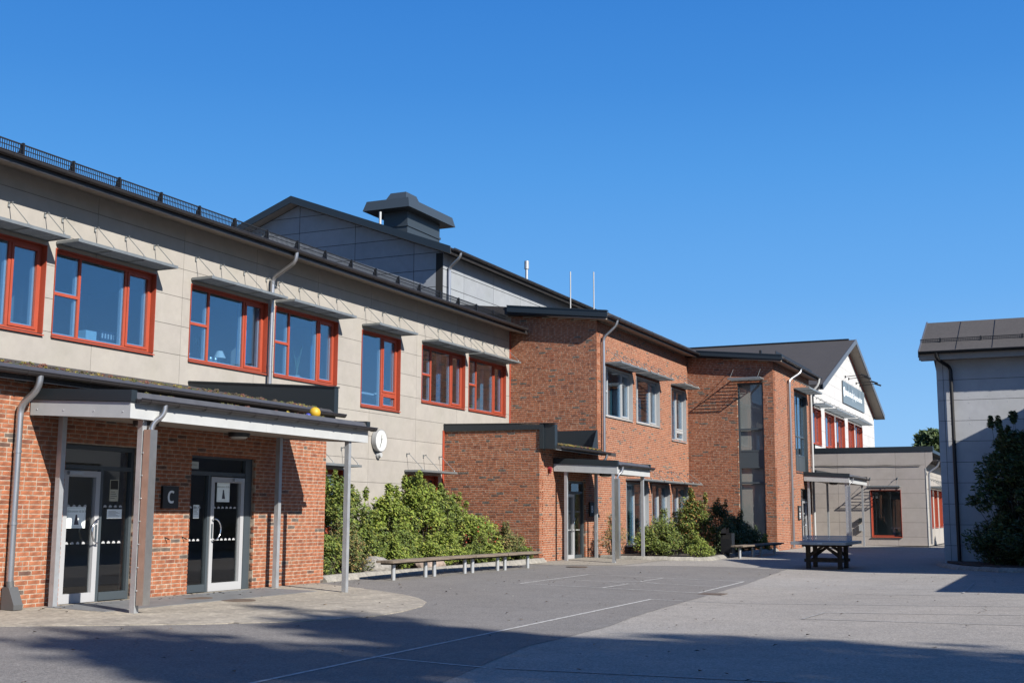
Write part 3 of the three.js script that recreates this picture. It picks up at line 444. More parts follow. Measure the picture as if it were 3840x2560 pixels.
// ---- low brick block of the near entrance
{
  const F = FZ(zC), T = thing('brick_entrance_block', 'low red brick entrance block with sedum roof and sign C', 'building', [17, 0, zC]);
  const holes = [[14.2, 15.8, -1, 2.47], [17.18, 19.03, -1, 2.46]];
  const wall = part('wall', [...backingGeo(F, 8.6, 21.44, -.1, 3.47, holes, -.3, -.0055), bx(21.14, 21.44, -.1, 3.5, zM, zC - .3)], M.mortar, T);
  part('lintel', [box(F, 14.2, 15.8, 2.47, 2.475, -.3, -.002), box(F, 17.18, 19.03, 2.46, 2.465, -.3, -.002)], M.darkframe, wall);
  const L = []; brickFace(L, F, 8.6, 21.44, 0, 3.47, holes, { joints: [21.1], rough: .7 });
  brickFace(L, FXP(21.44), .06, 3.6, 0, 3.4, [], {});
  layBricks(L.filter(b => F.p === b.F.p || true), wall);
  doorSet(T, F, 14.2, 15.8, 2.47, [14.26, 15.04], [15.13, 15.74], -1);
  doorSet(T, F, 17.18, 19.03, 2.46, [17.83, 18.80], [17.24, 17.75], 1);
  part('door_post', box(F, 18.82, 18.97, 0, 2.4, -.16, -.07), M.darkframe, T);
  room(T, 13.2, 20.8, .0, 2.7, -3.5, zC - .31, M.interiorDark);
  // roof with sedum, rising to the pale wing
  const roof = part('roof', sect(F, [[.30, 3.34], [.30, 3.50], [-3.57, 4.22], [-3.57, 4.0]], 8.4, 21.3), M.roofFelt, T);
  part('eaves_strip', sect(F, [[.31, 3.47], [.32, 3.47], [.18, 3.565], [.12, 3.566], [.12, 3.556], [.17, 3.552]], 8.4, 21.28), std([.13, .13, .14], .5, .4, { map: metalTex }), roof);
  part('soffit', sect(F, [[0, 3.42], [.29, 3.325], [.29, 3.339], [0, 3.435]], 8.4, 21.4), M.soffit, roof);
  part('verge_upstand', [prism(FX(21.44), [[zM + .02, 3.95], [.22, 3.42], [.22, 4.02], [zM + .02, 4.30]], 0.02, .17)], M.flashing, roof);
  part('verge_cap', [prism(FX(21.46), [[zM + .02, 4.302], [.235, 4.022], [.235, 4.05], [zM + .02, 4.33]], 0.02, .21)], M.flashing, roof);
  gutter(T, F, 8.4, 21.5, .385, 3.46, .062, .62);
  downpipe(T, [[13.22, 3.42, zC + .385], [13.22, 3.22, zC + .37], [13.16, 2.98, zC + .09], [13.16, .42, zC + .09]], .052, M.gutterSilver, [[13.16, 2.3, zC + .09], [13.16, 1.25, zC + .09]]);
  part('pipe_shoe', [tube([13.16, .42, zC + .09], [13.17, .30, zC + .10], .058, 14, .058), prism(FX(13.25), [[zC + .03, .02], [zC + .28, .02], [zC + .28, .09], [zC + .16, .34], [zC + .03, .34]], 0, .17)], std([.16, .165, .17], .5, .3), T);
  sedum(T, (a, b, i) => { const x = 8.6 + 12.6 * a, n = .16 - b * b * (i % 5 ? .5 : 2.4); return [x, 3.50 + .186 * (.30 - n), zC + n, 1 + (macro(x / 5, .5) > .52 ? 1.1 : 0) * R()]; }, 5200);
  part('wall_hook', [tube([16.55, 1.0, zC], [16.58, .96, zC + .08], .01), tube([17.0, 1.0, zC], [17.03, .96, zC + .08], .01)], M.black, wall);
}
{
  const F = FZ(zC); const s = thing('letter_sign', 'black letter sign reading C on the brick between the near doors', 'sign', [16.6, 1.5, zC]);
  part('board', box(F, 16.40, 16.80, 1.49, 1.87, .005, .05), M.black, s);
  part('letter', flat(F, 16.40, 16.80, 1.49, 1.87, .052), new THREE.MeshStandardMaterial({ map: label3(.4, .38, (x, w, h) => { x.fillStyle = '#15171a'; x.fillRect(0, 0, w, h); x.fillStyle = '#c9cccd'; x.font = `bold ${Math.round(h * .78)}px sans-serif`; x.textAlign = 'center'; x.fillText('C', w * .5, h * .76); }), roughness: .6 }), s);
  poster(F, 14.40, 14.80, 1.17, 1.50, -.117, welcome, 'white welcome notice on the left leaf of the near entrance');
  poster(F, 18.05, 18.42, 1.62, 1.97, -.117, welcome, 'white welcome notice high on the second door leaf');
  poster(F, 15.28, 15.62, 1.32, 1.47, -.127, (x, w, h) => { x.fillStyle = '#d6dcda'; x.fillRect(0, 0, w, h); lines(x, w, h, 6, .2); }, 'small white notice on the side light of the near entrance');
  poster(F, 15.32, 15.52, 1.60, 1.95, -.127, (x, w, h) => { x.fillStyle = '#9d9b8a'; x.fillRect(0, 0, w, h); x.fillStyle = '#23211d'; x.fillRect(w * .06, h * .03, w * .88, h * .42); lines(x, w, h, 4, .55); }, 'tall notice with a dark picture on the side light of the near entrance');
  poster(F, 17.42, 17.58, 1.32, 1.56, -.127, (x, w, h) => { x.fillStyle = '#cfd6d4'; x.fillRect(0, 0, w, h); lines(x, w, h, 6, .15); }, 'small white notice left of the second door leaf');
  poster(F, 17.30, 17.52, 2.2, 2.33, -.127, (x, w, h) => { x.fillStyle = '#9aa29f'; x.fillRect(0, 0, w, h); lines(x, w, h, 3, .3); }, 'grey notice in the fan light above the second side light');
  const bin = thing('waste_bin', 'grey plastic bin with a white bag inside the second door', 'bin', [17.42, 0, zC - .45]);
  part('bin_body', new THREE.CylinderGeometry(.16, .13, .36, 4, 1).rotateY(Math.PI / 4).translate(17.42, .2, zC - .45), std([.2, .22, .22], .7), bin); part('bag', new THREE.SphereGeometry(.17, 12, 8).scale(1, .45, 1).translate(17.42, .40, zC - .45), std([.6, .66, .66], .5), bin);
  const shoe = solo('slipper', new THREE.SphereGeometry(.1, 12, 8).scale(1.6, .45, .6).translate(14.5, .06, zC - .35), std([.5, .05, .05], .8), 'red slipper on the floor behind the near door', 'slipper');
}
// ---- canopies before the entrances
function canopy(label, x0, x1, z0, z1, yb, posts, cover, lamps, { pipeX } = {}) {
  const dz = z1 - z0, T = thing('entrance_canopy', label, 'canopy', [(x0 + x1) / 2, 0, (z0 + z1) / 2], 'canopies before the entrances');
  const y = z => yb - .0525 * (z - z0), S = { p: (n, yy, t) => [-t, yy, n] }, sc = (pts, a, b) => prism(S, pts, -b, -a);
  const roof = part('roof', sc([[z0 + .02, y(z0) + .17], [z1 - .03, y(z1) + .17], [z1 - .03, y(z1) + .34], [z0 + .02, y(z0) + .34]], x0 + .05, x1 - .05), M.roofFelt, T);
  part('soffit', sc([[z0 + .02, y(z0) + .02], [z1 - .02, y(z1) + .02], [z1 - .02, y(z1) + .03], [z0 + .02, y(z0) + .03]], x0 + .02, x1 - .02), M.soffit, T);
  const np = Math.max(1, Math.round((x1 - x0) / 2.9));
  for (let i = 0; i < np; i++) part('front_fascia', bx(x0 + (x1 - x0) * i / np + (i ? .004 : 0), x0 + (x1 - x0) * (i + 1) / np, y(z1), y(z1) + .235, z1 - .016, z1), M.fascia, T);
  for (const [xa, xb] of [[x0, x0 + .014], [x1 - .014, x1]]) {
    const s = part('side_fascia', sc([[z0 + .02, y(z0)], [z1 - .017, y(z1)], [z1 - .017, y(z1) + .23], [z0 + .02, y(z0) + .23]], xa, xb), M.fascia, T);
    part('screws', [.08, .35, .65, .93].map(f => { const z = z0 + f * dz, g = new THREE.SphereGeometry(.009, 6, 4).toNonIndexed(); g.translate(xa < (x0 + x1) / 2 ? xa - .002 : xb + .002, y(z) + .09, z); return g; }), M.galv, s);
    part('verge_flashing', sc([[z0 + .02, y(z0) + .235], [z1 + .03, y(z1) + .235], [z1 + .03, y(z1) + .405], [z0 + .02, y(z0) + .405]], xa < (x0 + x1) / 2 ? xa - .025 : xb - .09, xa < (x0 + x1) / 2 ? xa + .09 : xb + .025), M.flashing, T);
  }
  part('eaves_strip', sc([[z1 + .03, y(z1) + .27], [z1 + .04, y(z1) + .27], [z1 - .02, y(z1) + .385], [z1 - .09, y(z1) + .392], [z1 - .09, y(z1) + .384], [z1 - .025, y(z1) + .376]], x0 + .1, x1 - .02), std([.15, .15, .16], .5, .4, { map: metalTex }), roof);
  gutter(T, FZ(z1), x0 + .06, x1 + .10, .095, y(z1) + .275, .058, .62);
  for (const [px, pz] of posts) part('post', bx(px - .045, px + .045, gh(px, pz), y(pz) + .02, pz - .045, pz + .045), M.galv, T);
  if (cover) { const [cx, cz] = cover; const c = part('pipe_cover', bx(cx - .075, cx + .075, gh(cx, cz) + .13, y(cz) - .14, cz - .055, cz + .07), M.stainless, T); const r = []; for (let yy = .3; yy < 2.6; yy += .33) for (const q of [cz + .066]) { const g = new THREE.SphereGeometry(.010, 6, 4).toNonIndexed(); g.translate(cx - .077, yy, cz - .05); r.push(g); } part('rivets', r, M.galv, c); downpipe(T, [[cx + .14, y(z1) + .25, z1 + .095], [cx + .14, y(z1) + .08, z1 + .09], [cx + .01, y(cz) - .04, cz + .01], [cx + .01, y(cz) - .3, cz + .01]], .04); }
  for (const [lx, lz] of lamps) { const b = part('ceiling_lamp', new THREE.CylinderGeometry(.2, .19, .075, 28).translate(lx, y(lz) - .02, lz), M.flashing, T); part('diffuser', new THREE.CylinderGeometry(.16, .12, .03, 28).translate(lx, y(lz) - .073, lz), std([.6, .6, .56], .5), b); }
  sedum(T, (a, b, i) => { const x = x0 + .15 + (x1 - x0 - .3) * a, z = z1 - .12 - (dz - .25) * b * b; return [x, y(z) + .35, z, (macro(x / 4, .2) > .5 ? 1.5 : .8)]; }, Math.round(230 * (x1 - x0)));
  return T;
}
canopy('wide white canopy with gutter before the entrance marked C', 13.42, 19.9, zC, 1.9, 2.86, [[13.92, .12], [13.86, 1.74], [19.42, .2], [19.36, 1.80]], [13.90, 1.86], [[17.7, .55], [14.6, 1.15]]);
canopy('white canopy on steel posts before the entrance marked B', 34.45, 37.55, zB, 1.70, 2.74, [[34.55, .0], [34.5, 1.56], [37.25, -.05], [37.3, 1.52]], [34.53, 1.66], [[35.6, .9]]);
canopy('white canopy on steel posts before the far entrance by the tennis table', 54.5, 59.5, zD, 5.2, 2.95, [[54.7, 3.4], [54.75, 5.02], [59.2, 3.4], [59.2, 5.02]], [54.8, 5.12], [[56.4, 4.2]]);
{ const b = thing('ball', 'yellow ball resting on the canopy roof', 'ball', [18.75, 3.12, 1.45]); part('skin', new THREE.SphereGeometry(.105, 24, 18).translate(18.75, 3.26, 1.45), std([.75, .46, .02], .55), b); solo('toy_scrap', new THREE.SphereGeometry(.055, 10, 8).scale(1, .7, 1).translate(18.46, 3.19, 1.5), std([.03, .06, .5], .5), 'blue toy scrap beside the yellow ball', 'toy'); }
// ---- brick wing with the second entrance
const GREY = { frame: M.greyframe, cols: [0, .2, .7, 1], rails: [[0, .52]], casement: [2], depth: .13, sill: .045 };
{
  const F = FZ(zB), FL = FX(xL), FU = FX(xU), T = thing('brick_school_wing', 'two storey red brick wing with grey windows and low flat roofed front', 'building', [41, 0, zB]);
  const top = [[39.1, 41.9, 4.82, 6.5], [42.34, 45.1, 4.82, 6.5], [46.65, 48.65, 4.42, 6.5]], low = [[41.15, 43.6, .35, 2.58], [44.04, 46.24, .92, 2.58], [46.62, 48.8, .92, 2.58]], holes = [...top, ...low, [35.42, 37.18, -1, 2.47]];
  const wall = part('wall', [...backingGeo(F, xL + .02, xD, -.1, 8.05, [...holes, [xL, xU + .02, 3.42, 9]], -.32, -.0055), ...backingGeo(FL, zM, zB - .0055, -.1, 3.98, [], -.3, -.0055), prism(FU, [[zM - .2, 3.5], [zB - .0055, 3.5], [zB - .0055, 8.02], [zM - .2, 8.40]], -.3, -.0055)], M.mortar, T);
  const L = [];
  brickFace(L, F, xL, xU, 0, 3.42, holes, { joints: [33.65], rough: .8 }); brickFace(L, F, xU, xD, 0, 8.05, holes, { rough: .8 });
  brickFace(L, FL, zM + .03, zB, 0, 3.98, [], { rough: 1.5, face: 1 }); brickFace(L, FU, zM + .02, zB, 4.24, 8.45, [], { rough: 1.5, top: u => 8.02 + (zB - u) * .115, joints: [-.81], face: 1 });
  layBricks(L, wall);
  for (const w of top) windowAt(T, F, ...w, w[2] < 4.5 ? { frame: M.greyframe, cols: [0, .5, 1], rails: [[1, .2]], casement: [1], depth: .13 } : GREY);
  windowAt(T, F, ...low[0], { frame: M.greyframe, cols: [0, .5, 1], depth: .13, pane: glass }); for (const w of low.slice(1)) windowAt(T, F, ...w, { frame: M.greyframe, cols: [0, .5, 1], casement: [1], depth: .13 });
  for (const w of top) sunshade(T, F, w[0] - .03, w[1] + .04, 6.60, .62, w[2] < 4.5 ? 3 : 4, .46);
  sunshade(T, F, 41.1, 43.6, 2.64, .62, 3, .46); sunshade(T, F, 43.75, 46.2, 2.64, .62, 3, .46); sunshade(T, F, 46.4, 48.85, 2.64, .62, 3, .46);
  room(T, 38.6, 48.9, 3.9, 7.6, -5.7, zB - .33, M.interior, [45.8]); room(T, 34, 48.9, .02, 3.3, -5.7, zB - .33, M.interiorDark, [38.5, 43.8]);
  doorSet(T, F, 35.42, 37.18, 2.47, [35.48, 36.36], [36.45, 37.05], -1);
  // main roof
  const roof = part('roof', sect(F, [[.50, 7.99], [.50, 8.21], [-5.6, 8.90], [-5.6, 8.6]], xU - .40, xD - .05), M.roofFelt, T);
  part('soffit', sect(F, [[0, 8.035], [.49, 7.955], [.49, 7.985], [0, 8.06]], xU - .38, xD - .02), M.soffit, roof);
  part('verge_flashing', [sect(F, [[.54, 8.02], [.54, 8.25], [-3.2, 8.675], [-3.2, 8.45]], xU - .44, xU - .40), sect(F, [[.54, 8.22], [.54, 8.26], [-3.2, 8.685], [-3.2, 8.645]], xU - .46, xU - .30)], M.flashing, roof);
  part('verge_soffit', sect(F, [[.48, 7.962], [.48, 7.978], [-3.2, 8.40], [-3.2, 8.38]], xU - .40, xU), M.soffit, roof);
  gutter(T, F, xU - .32, xD + .02, .59, 8.085, .068, .62);
  for (let x = 38.9; x < 48.8; x += 1.2) part('guard_bracket', [box(F, x, x + .03, 8.22, 8.36, .12, .22)], M.black, roof);
  part('snow_guard', [box(F, xU, xD, 8.33, 8.35, .17, .19), box(F, xU, xD, 8.27, 8.285, .17, .19)], M.blackRail, roof);
  downpipe(T, [[38.72, 8.04, zB + .59], [38.72, 7.86, zB + .57], [38.66, 7.45, zB + .11], [38.66, 3.5, zB + .11]], .05, M.gutterSilver, [[38.66, 6.2, zB + .11]]);
  for (const [x, z, y0, y1] of [[47.3, -5.0, 8.8, 11.75], [48.0, -4.2, 8.7, 11.8]]) part('antenna', [tube([x, y0, z], [x, y1, z], .028), tube([x, y1 - .5, z], [x, y1, z], .018)], M.fascia, roof);
  // low roof over the entrance part
  const lr = part('low_roof', sect(F, [[.66, 3.34], [.66, 3.46], [-3.24, 4.06], [-3.24, 3.9]], xL + .16, xU), M.roofFelt, T);
  part('low_soffit', sect(F, [[0, 3.42], [.65, 3.32], [.65, 3.335], [0, 3.44]], xL + .1, xU - .9), M.fascia, lr);
  part('verge_band', [prism(FL, [[zM + .03, 3.975], [zB + .02, 3.955], [zB + .02, 4.10], [zM + .03, 4.2]], -.02, .05), prism(FX(xL - .05), [[zB + .02, 3.37], [zB + .15, 3.37], [zB + .15, 4.12], [zB + .02, 4.12]], -.2, 0), prism(FX(xL), [[zB + .15, 3.37], [zB + .50, 3.36], [zB + .50, 4.10], [zB + .15, 4.115]], -.2, 0)], M.flashing, lr);
  part('verge_cap', prism(FL, [[zM + .03, 4.19], [zB + .52, 4.12], [zB + .52, 4.14], [zM + .03, 4.21]], -.22, .065), M.flashing, lr);
  part('wall_flashing', [prism(FU, [[zM + .04, 4.0], [zB + .0, 3.5], [zB + .0, 4.25], [zM + .04, 4.25]], .001, .02), prism(FZ(zB), [[xU - .6, 3.5], [xU + .12, 3.42], [xU + .02, 3.75], [xU - .02, 4.25], [xU - .1, 4.25]], .002, .014)], M.flashing, lr);
  gutter(T, F, xL + .12, xU - .82, .74, 3.42, .058, .62);
  downpipe(T, [[37.2, 3.38, zB + .74], [37.2, 3.2, zB + .72], [37.05, 3.02, zB + .4], [37.05, 2.98, zB + .2]], .042);
  sedum(T, (a, b) => { const x = xL + .3 + 3.5 * a, n = .6 - 2.2 * b * b; return [x, 3.47 + .154 * (.66 - n), zB + n, 1.5]; }, 1300);
  part('alarm_bell', [tube([34.07, 2.80, zB], [34.07, 2.80, zB + .1], .06, 12), new THREE.ConeGeometry(.06, .12, 10).rotateX(Math.PI).translate(34.07, 2.68, zB + .06)], std([.35, .03, .04], .5), wall);
  part('ledge_goods', [bx(39.4, 39.62, 4.85, 5.45, zB - .5, zB - .3), bx(39.65, 39.9, 4.85, 5.4, zB - .5, zB - .3)], std([.30, .48, .28], .8), T);
  for (const [x, w, c] of [[40.6, .5, [.10, .24, .22]], [44.0, .35, [.08, .2, .26]], [41.3, .45, [.10, .34, .16]], [42.9, .4, [.16, .30, .24]], [45.0, .5, [.25, .30, .32]], [47.6, .5, [.25, .3, .32]]]) part('curtain', arr(x, .06, Math.round(w / .06)).map((u, i) => bx(u, u + .05, x === 41.3 || x === 42.9 || x > 44.5 ? .4 : 4.9, x === 41.3 || x === 42.9 || x > 44.5 ? 2.6 : 7, zB - .5 - (i % 2) * .03, zB - .47 - (i % 2) * .03)), std(c, .9), T);
  const s = thing('letter_sign', 'dark letter sign reading B on the brick under the second canopy', 'sign', [37.65, 1.35, zB]); part('board', box(F, 37.45, 37.84, 1.36, 1.83, .005, .05), M.black, s);
  part('letter', flat(F, 37.45, 37.84, 1.36, 1.83, .052), new THREE.MeshStandardMaterial({ map: label3(.39, .47, (x, w, h) => { x.fillStyle = '#15171a'; x.fillRect(0, 0, w, h); x.fillStyle = '#c9cccd'; x.font = `bold ${Math.round(h * .66)}px sans-serif`; x.textAlign = 'center'; x.fillText('B', w * .5, h * .72); }), roughness: .6 }), s);
}
// ---- brick stair block with the tall window
{
  const F = FZ(zD), FL = FX(xD), T = thing('brick_stair_block', 'projecting red brick stair block with one tall dark window', 'building', [52.5, 0, zD]);
  const hz = [[1.72, 2.78, .46, 6.82]], hf = [[53.0, 55.6, 3.32, 6.75], [53.85, 55.5, -1, 2.62]];
  const wall = part('wall', [...backingGeo(FL, zB, zD - .0055, -.1, 7.62, hz, -.32, -.0055), prism(FL, [[zB, 7.62], [zD - .0055, 7.62], [zD - .0055, 7.66], [zB, 8.02]], -.32, -.0055), ...backingGeo(F, xD + .02, 56.4, -.1, 7.66, hf, -.32, -.0055), bx(56.1, 56.4, 0, 7.6, -2, zD - .32)], M.mortar, T);
  const L = []; brickFace(L, FL, zB, zD, .02, 8.05, hz, { rough: 1.5, top: u => 7.66 + (zD - u) * .1, face: 1 }); brickFace(L, F, xD, 56.4, .02, 7.66, hf, { rough: .8 }); layBricks(L, wall);
  // tall stair window
  const w = part('tall_window', [box(FL, 1.72, 1.79, .46, 6.82, -.16, -.09), box(FL, 2.71, 2.78, .46, 6.82, -.16, -.09), ...[.46, 2.70, 3.33, 4.00, 4.88, 6.75].map(y => box(FL, 1.79, 2.71, y, y + .07, -.16, -.09))], M.darkframe, T);
  part('spandrel', box(FL, 1.79, 2.71, 3.40, 4.00, -.14, -.10), M.darkframe, w); for (const [a, b] of [[.53, 2.70], [2.77, 3.33], [4.07, 4.88], [4.95, 6.75]]) part('pane', flat(FL, 1.79, 2.71, a, b, -.125), doorGlass, w);
  part('sill', box(FL, 1.68, 2.82, .42, .46, -.1, .05), M.galv, w);
  const sh = part('sun_shade', [box(FL, 1.5, 2.84, 6.92, 6.98, .68, .70), box(FL, 1.5, 2.84, 6.92, 6.98, .02, .03), box(FL, 1.5, 1.51, 6.922, 6.978, .03, .68), box(FL, 2.83, 2.84, 6.922, 6.978, .03, .68)], M.grate, T); part('blades', arr(.09, .075, 8).map(n => box(FL, 1.51, 2.83, 6.93, 6.97, n, n + .004)), M.grate, sh); for (const u of [1.6, 2.74]) part('tie_rod', [tube(FL.p(u, 7.42, .06), FL.p(u, 6.98, .68), .009)], M.grate, sh);
  // stair hall behind the glass
  part('stair', [bx(50, 50.1, .2, 7.4, 2.85, 3.1), bx(49.5, 56, 3.4, 3.7, -.2, 1.2), ...arr(0, .3, 9).map(i => bx(50.4 + i * .9, 50.7 + i * .9, 3.4 - i, 3.5 - i, 1.2, 2.6))], M.interior, T);
  part('stair_railing', arr(1.25, .1, 15).map(z => bx(49.9, 49.93, 4.1, 4.75, z, z + .03)), M.fascia, T); part('stair_sofa', [bx(49.8, 51, .5, .85, 1.9, 2.7)], std([.5, .42, .2], .9), T);
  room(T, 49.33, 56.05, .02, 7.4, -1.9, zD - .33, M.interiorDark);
  windowAt(T, F, 53.0, 55.6, 3.32, 6.75, { frame: M.darkframe, cols: [0, .45, 1], rails: [[0, .21], [0, .46], [1, .21], [1, .46]], casement: [], depth: .12, sill: .03 });
  part('spandrel', [box(F, 53.06, 54.14, 3.38, 4.0, -.13, -.11), box(F, 54.2, 55.54, 3.38, 4.0, -.13, -.11)], M.darkframe, T);
  sunshade(T, F, 52.95, 55.85, 6.90, .7, 3, .4);
  doorSet(T, F, 53.85, 55.5, 2.62, [54.5, 55.4], [53.92, 54.42], 1);
  const roof = part('roof', sect(F, [[.42, 7.64], [.42, 7.83], [-6, 8.47], [-6, 8.2]], xD - .32, 56.7), M.roofFelt, T);
  part('verge_flashing', [sect(F, [[.46, 7.67], [.46, 7.87], [-3.4, 8.255], [-3.4, 8.05]], xD - .36, xD - .32), sect(F, [[.46, 7.84], [.46, 7.88], [-3.4, 8.265], [-3.4, 8.225]], xD - .38, xD - .22)], M.flashing, roof);
  part('soffit', [sect(F, [[0, 7.66], [.41, 7.60], [.41, 7.635], [0, 7.69]], xD - .3, 56.65), sect(F, [[.40, 7.61], [.40, 7.63], [-3.3, 8.01], [-3.3, 7.99]], xD - .32, xD)], M.soffit, roof);
  gutter(T, F, xD - .2, 56.75, .50, 7.74, .066, .62);
  part('snow_guard', [box(F, xD + .1, 56.6, 7.98, 8.10, .1, .12), box(F, xD - .2, xD - .05, 7.95, 8.12, -.5, -.42)], M.blackRail, roof);
  downpipe(T, [[52.2, 7.7, zD + .5], [52.2, 7.52, zD + .48], [51.6, 7.15, zD + .1], [51.6, .1, zD + .1]], .055, M.gutterSilver, [[51.6, 6, zD + .1], [51.6, 4, zD + .1], [51.6, 1.6, zD + .1]]);
  downpipe(T, [[56.3, 7.7, zD + .5], [56.3, 7.4, zD + .45], [56.25, 7.0, zD + .1], [56.25, .1, zD + .1]], .055, M.fascia);
  const s = thing('letter_sign', 'dark sign board with white lettering beside the far entrance', 'sign', [53.3, 1.2, zD]); part('board', box(F, 53.05, 53.5, 1.25, 1.85, .005, .06), M.flashing, s); part('lettering', flat(F, 53.05, 53.5, 1.25, 1.85, .062), new THREE.MeshStandardMaterial({ map: label3(.45, .6, (x, w, h) => { x.fillStyle = '#22282c'; x.fillRect(0, 0, w, h); x.fillStyle = '#d5d8d8'; x.font = `bold ${Math.round(h * .34)}px sans-serif`; x.textAlign = 'center'; x.fillText('A', w * .5, h * .38); for (let i = 0; i < 4; i++) x.fillRect(w * .25, h * (.5 + i * .11), w * .5, h * .06); }), roughness: .6 }), s);
}
// ---- white gabled hall behind
{
  const K = 1.084, zF = 2.3, F = { p: (u, y, n) => [u * K, 1.4 + K * (y - 1.4), zF + n * K] }, bxF = (x0, x1, y0, y1, z0, z1) => bx(x0 * K, x1 * K, 1.4 + K * (y0 - 1.4), 1.4 + K * (y1 - 1.4), z0, z1), T = thing('white_gabled_hall', 'white panelled hall with steep dark roof and red windows', 'building', [72, 0, zF]);
  const wins = [[57.0, 59.1], [60.15, 62.65], [63.2, 65.7], [66.85, 68.75], [69.2, 71.6]].map(([a, b]) => [a, b, 4.78, 6.44]), ap = 67, hy = 10.62, sl = .34, L1 = [sl, 1, hy + sl * ap], L2 = [-sl, 1, hy - sl * ap];
  const gp = [[57.5, 0], [76.35, 0], [76.35, hy - sl * 9.35], [ap, hy], [57.5, hy - sl * 9.5]];
  const wall = part('wall', [...backingGeo(F, 57.5, 76.35, 0, 7.2, wins, -.3, -.02), prism(F, gp.map(p => [p[0], Math.max(p[1], 7.2)]).slice(0, 5), -.3, -.02), bxF(76.05, 76.35, 0, 7.3, -24, zF - .3), bxF(57.5, 57.8, 0, 7.2, -24, zF - .3)], M.backing, T);
  clad(wall, F, [57.5, 60.0, 63.0, 66.0, 69.0, 72.0, 74.6, 76.36], arr(.43, .63, 18), wins.map(h => [h[0] - .012, h[1] + .012, h[2] - .05, h[3] + .012]), M.white, { n0: -.015, clips: [L1, L2] });
  for (const w of wins) windowAt(T, F, ...w, { frame: M.redframe, cols: [0, .62, 1], casement: [1] });
  sunshade(T, F, 57.0, 59.1, 6.56, .6, 3, .4, .075); sunshade(T, F, 60.1, 65.75, 6.56, .6, 6, .4, .075); sunshade(T, F, 66.8, 71.65, 6.56, .6, 6, .4, .075);
  room(T, 62.8, 82.3, 4.0, 7.5, -6, zF - .36, M.interiorDark);
  const roof = part('roof', [prism({ p: (x, y, n) => [x * K, 1.4 + K * (y - 1.4), n] }, [[ap, hy + .08], [76.95, hy + .08 - sl * 9.95], [76.95, hy + .30 - sl * 9.95], [ap, hy + .30]], -30, zF + .6), prism({ p: (x, y, n) => [x * K, 1.4 + K * (y - 1.4), n] }, [[ap, hy + .08], [ap, hy + .30], [56.9, hy + .30 - sl * 10.1], [56.9, hy + .08 - sl * 10.1]], -30, zF + .6)], M.roofFelt, T);
  part('barge_board', [prism(F, [[ap, hy + .06], [77.0, hy + .06 - sl * 10], [77.0, hy + .33 - sl * 10], [ap, hy + .33]], .55, .58), prism(F, [[ap, hy + .06], [ap, hy + .33], [56.85, hy + .33 - sl * 10.15], [56.85, hy + .06 - sl * 10.15]], .55, .58)], std([.16, .18, .21], .5, .2), roof);
  part('soffit', [prism(F, [[ap, hy + .05], [76.95, hy + .05 - sl * 9.95], [76.95, hy + .07 - sl * 9.95], [ap, hy + .07]], 0, .54), prism(F, [[ap, hy + .05], [ap, hy + .07], [56.9, hy + .07 - sl * 10.1], [56.9, hy + .05 - sl * 10.1]], 0, .54)], M.soffit, roof);
  part('ridge_cap', bxF(ap - .12, ap + .12, hy + .28, hy + .36, -30, zF + .2), M.black, roof);
  part('verge_trim', prism(F, [[ap, hy - .12], [76.35, hy - .12 - sl * 9.35], [76.35, hy + .04 - sl * 9.35], [ap, hy + .04]], -.002, .014), M.redframe, wall);
  const s = thing('school_sign', 'long dark name board with white lettering high on the white gable', 'sign', [74, 7.86, zF]);
  part('board', box(F, 65.3, 72.45, 7.36, 8.54, .01, .06), std([.10, .12, .14], .5), s);
  part('lettering', flat(F, 65.3, 72.45, 7.36, 8.54, .063), new THREE.MeshStandardMaterial({ map: label3(7.15, 1.18, (x, w, h) => { x.fillStyle = '#58656e'; x.fillRect(0, 0, w, h); for (let i = 0; i < 6; i++) { x.strokeStyle = 'rgba(96,110,120,.5)'; x.lineWidth = 7; x.beginPath(); x.moveTo(0, h * (.7 + i * .06)); x.bezierCurveTo(w * .3, h * (.55 + i * .06), w * .6, h * (.95 + i * .03), w, h * (.72 + i * .05)); x.stroke(); } x.fillStyle = '#f2f6f7'; x.beginPath(); x.moveTo(w * .03, h * .27); x.lineTo(w * .085, h * .27); x.lineTo(w * .085, h * .62); x.quadraticCurveTo(w * .058, h * .78, w * .03, h * .62); x.fill(); x.fillStyle = '#7fa3a9'; x.fillRect(w * .048, h * .38, w * .02, h * .22); x.fillStyle = '#f2f6f7'; x.font = `bold ${Math.round(h * .30)}px serif`; x.fillText('BORÅS STAD', w * .105, h * .6); x.fillRect(w * .43, h * .2, w * .005, h * .55); x.font = `${Math.round(h * .32)}px sans-serif`; x.fillText('Gånghesterskolan', w * .455, h * .6); }, 140), roughness: .6 }), s);
  for (const u of [66.4, 67.5, 70.0, 71.3]) { const l = thing('sign_lamp', 'black arm lamp reaching out above the name board', 'lamp', [u * K, 9.4, zF], 'arm lamps above the name board'); part('arm', tube(F.p(u, 8.85, .01), F.p(u, 8.92, 1.0), .02), M.black, l); part('wall_plate', tube(F.p(u, 8.85, 0), F.p(u, 8.85, .05), .07, 12), M.black, l); part('lamp_head', tube(F.p(u, 8.93, .85), F.p(u, 8.80, 1.2), .05, 8), M.black, l); }
}
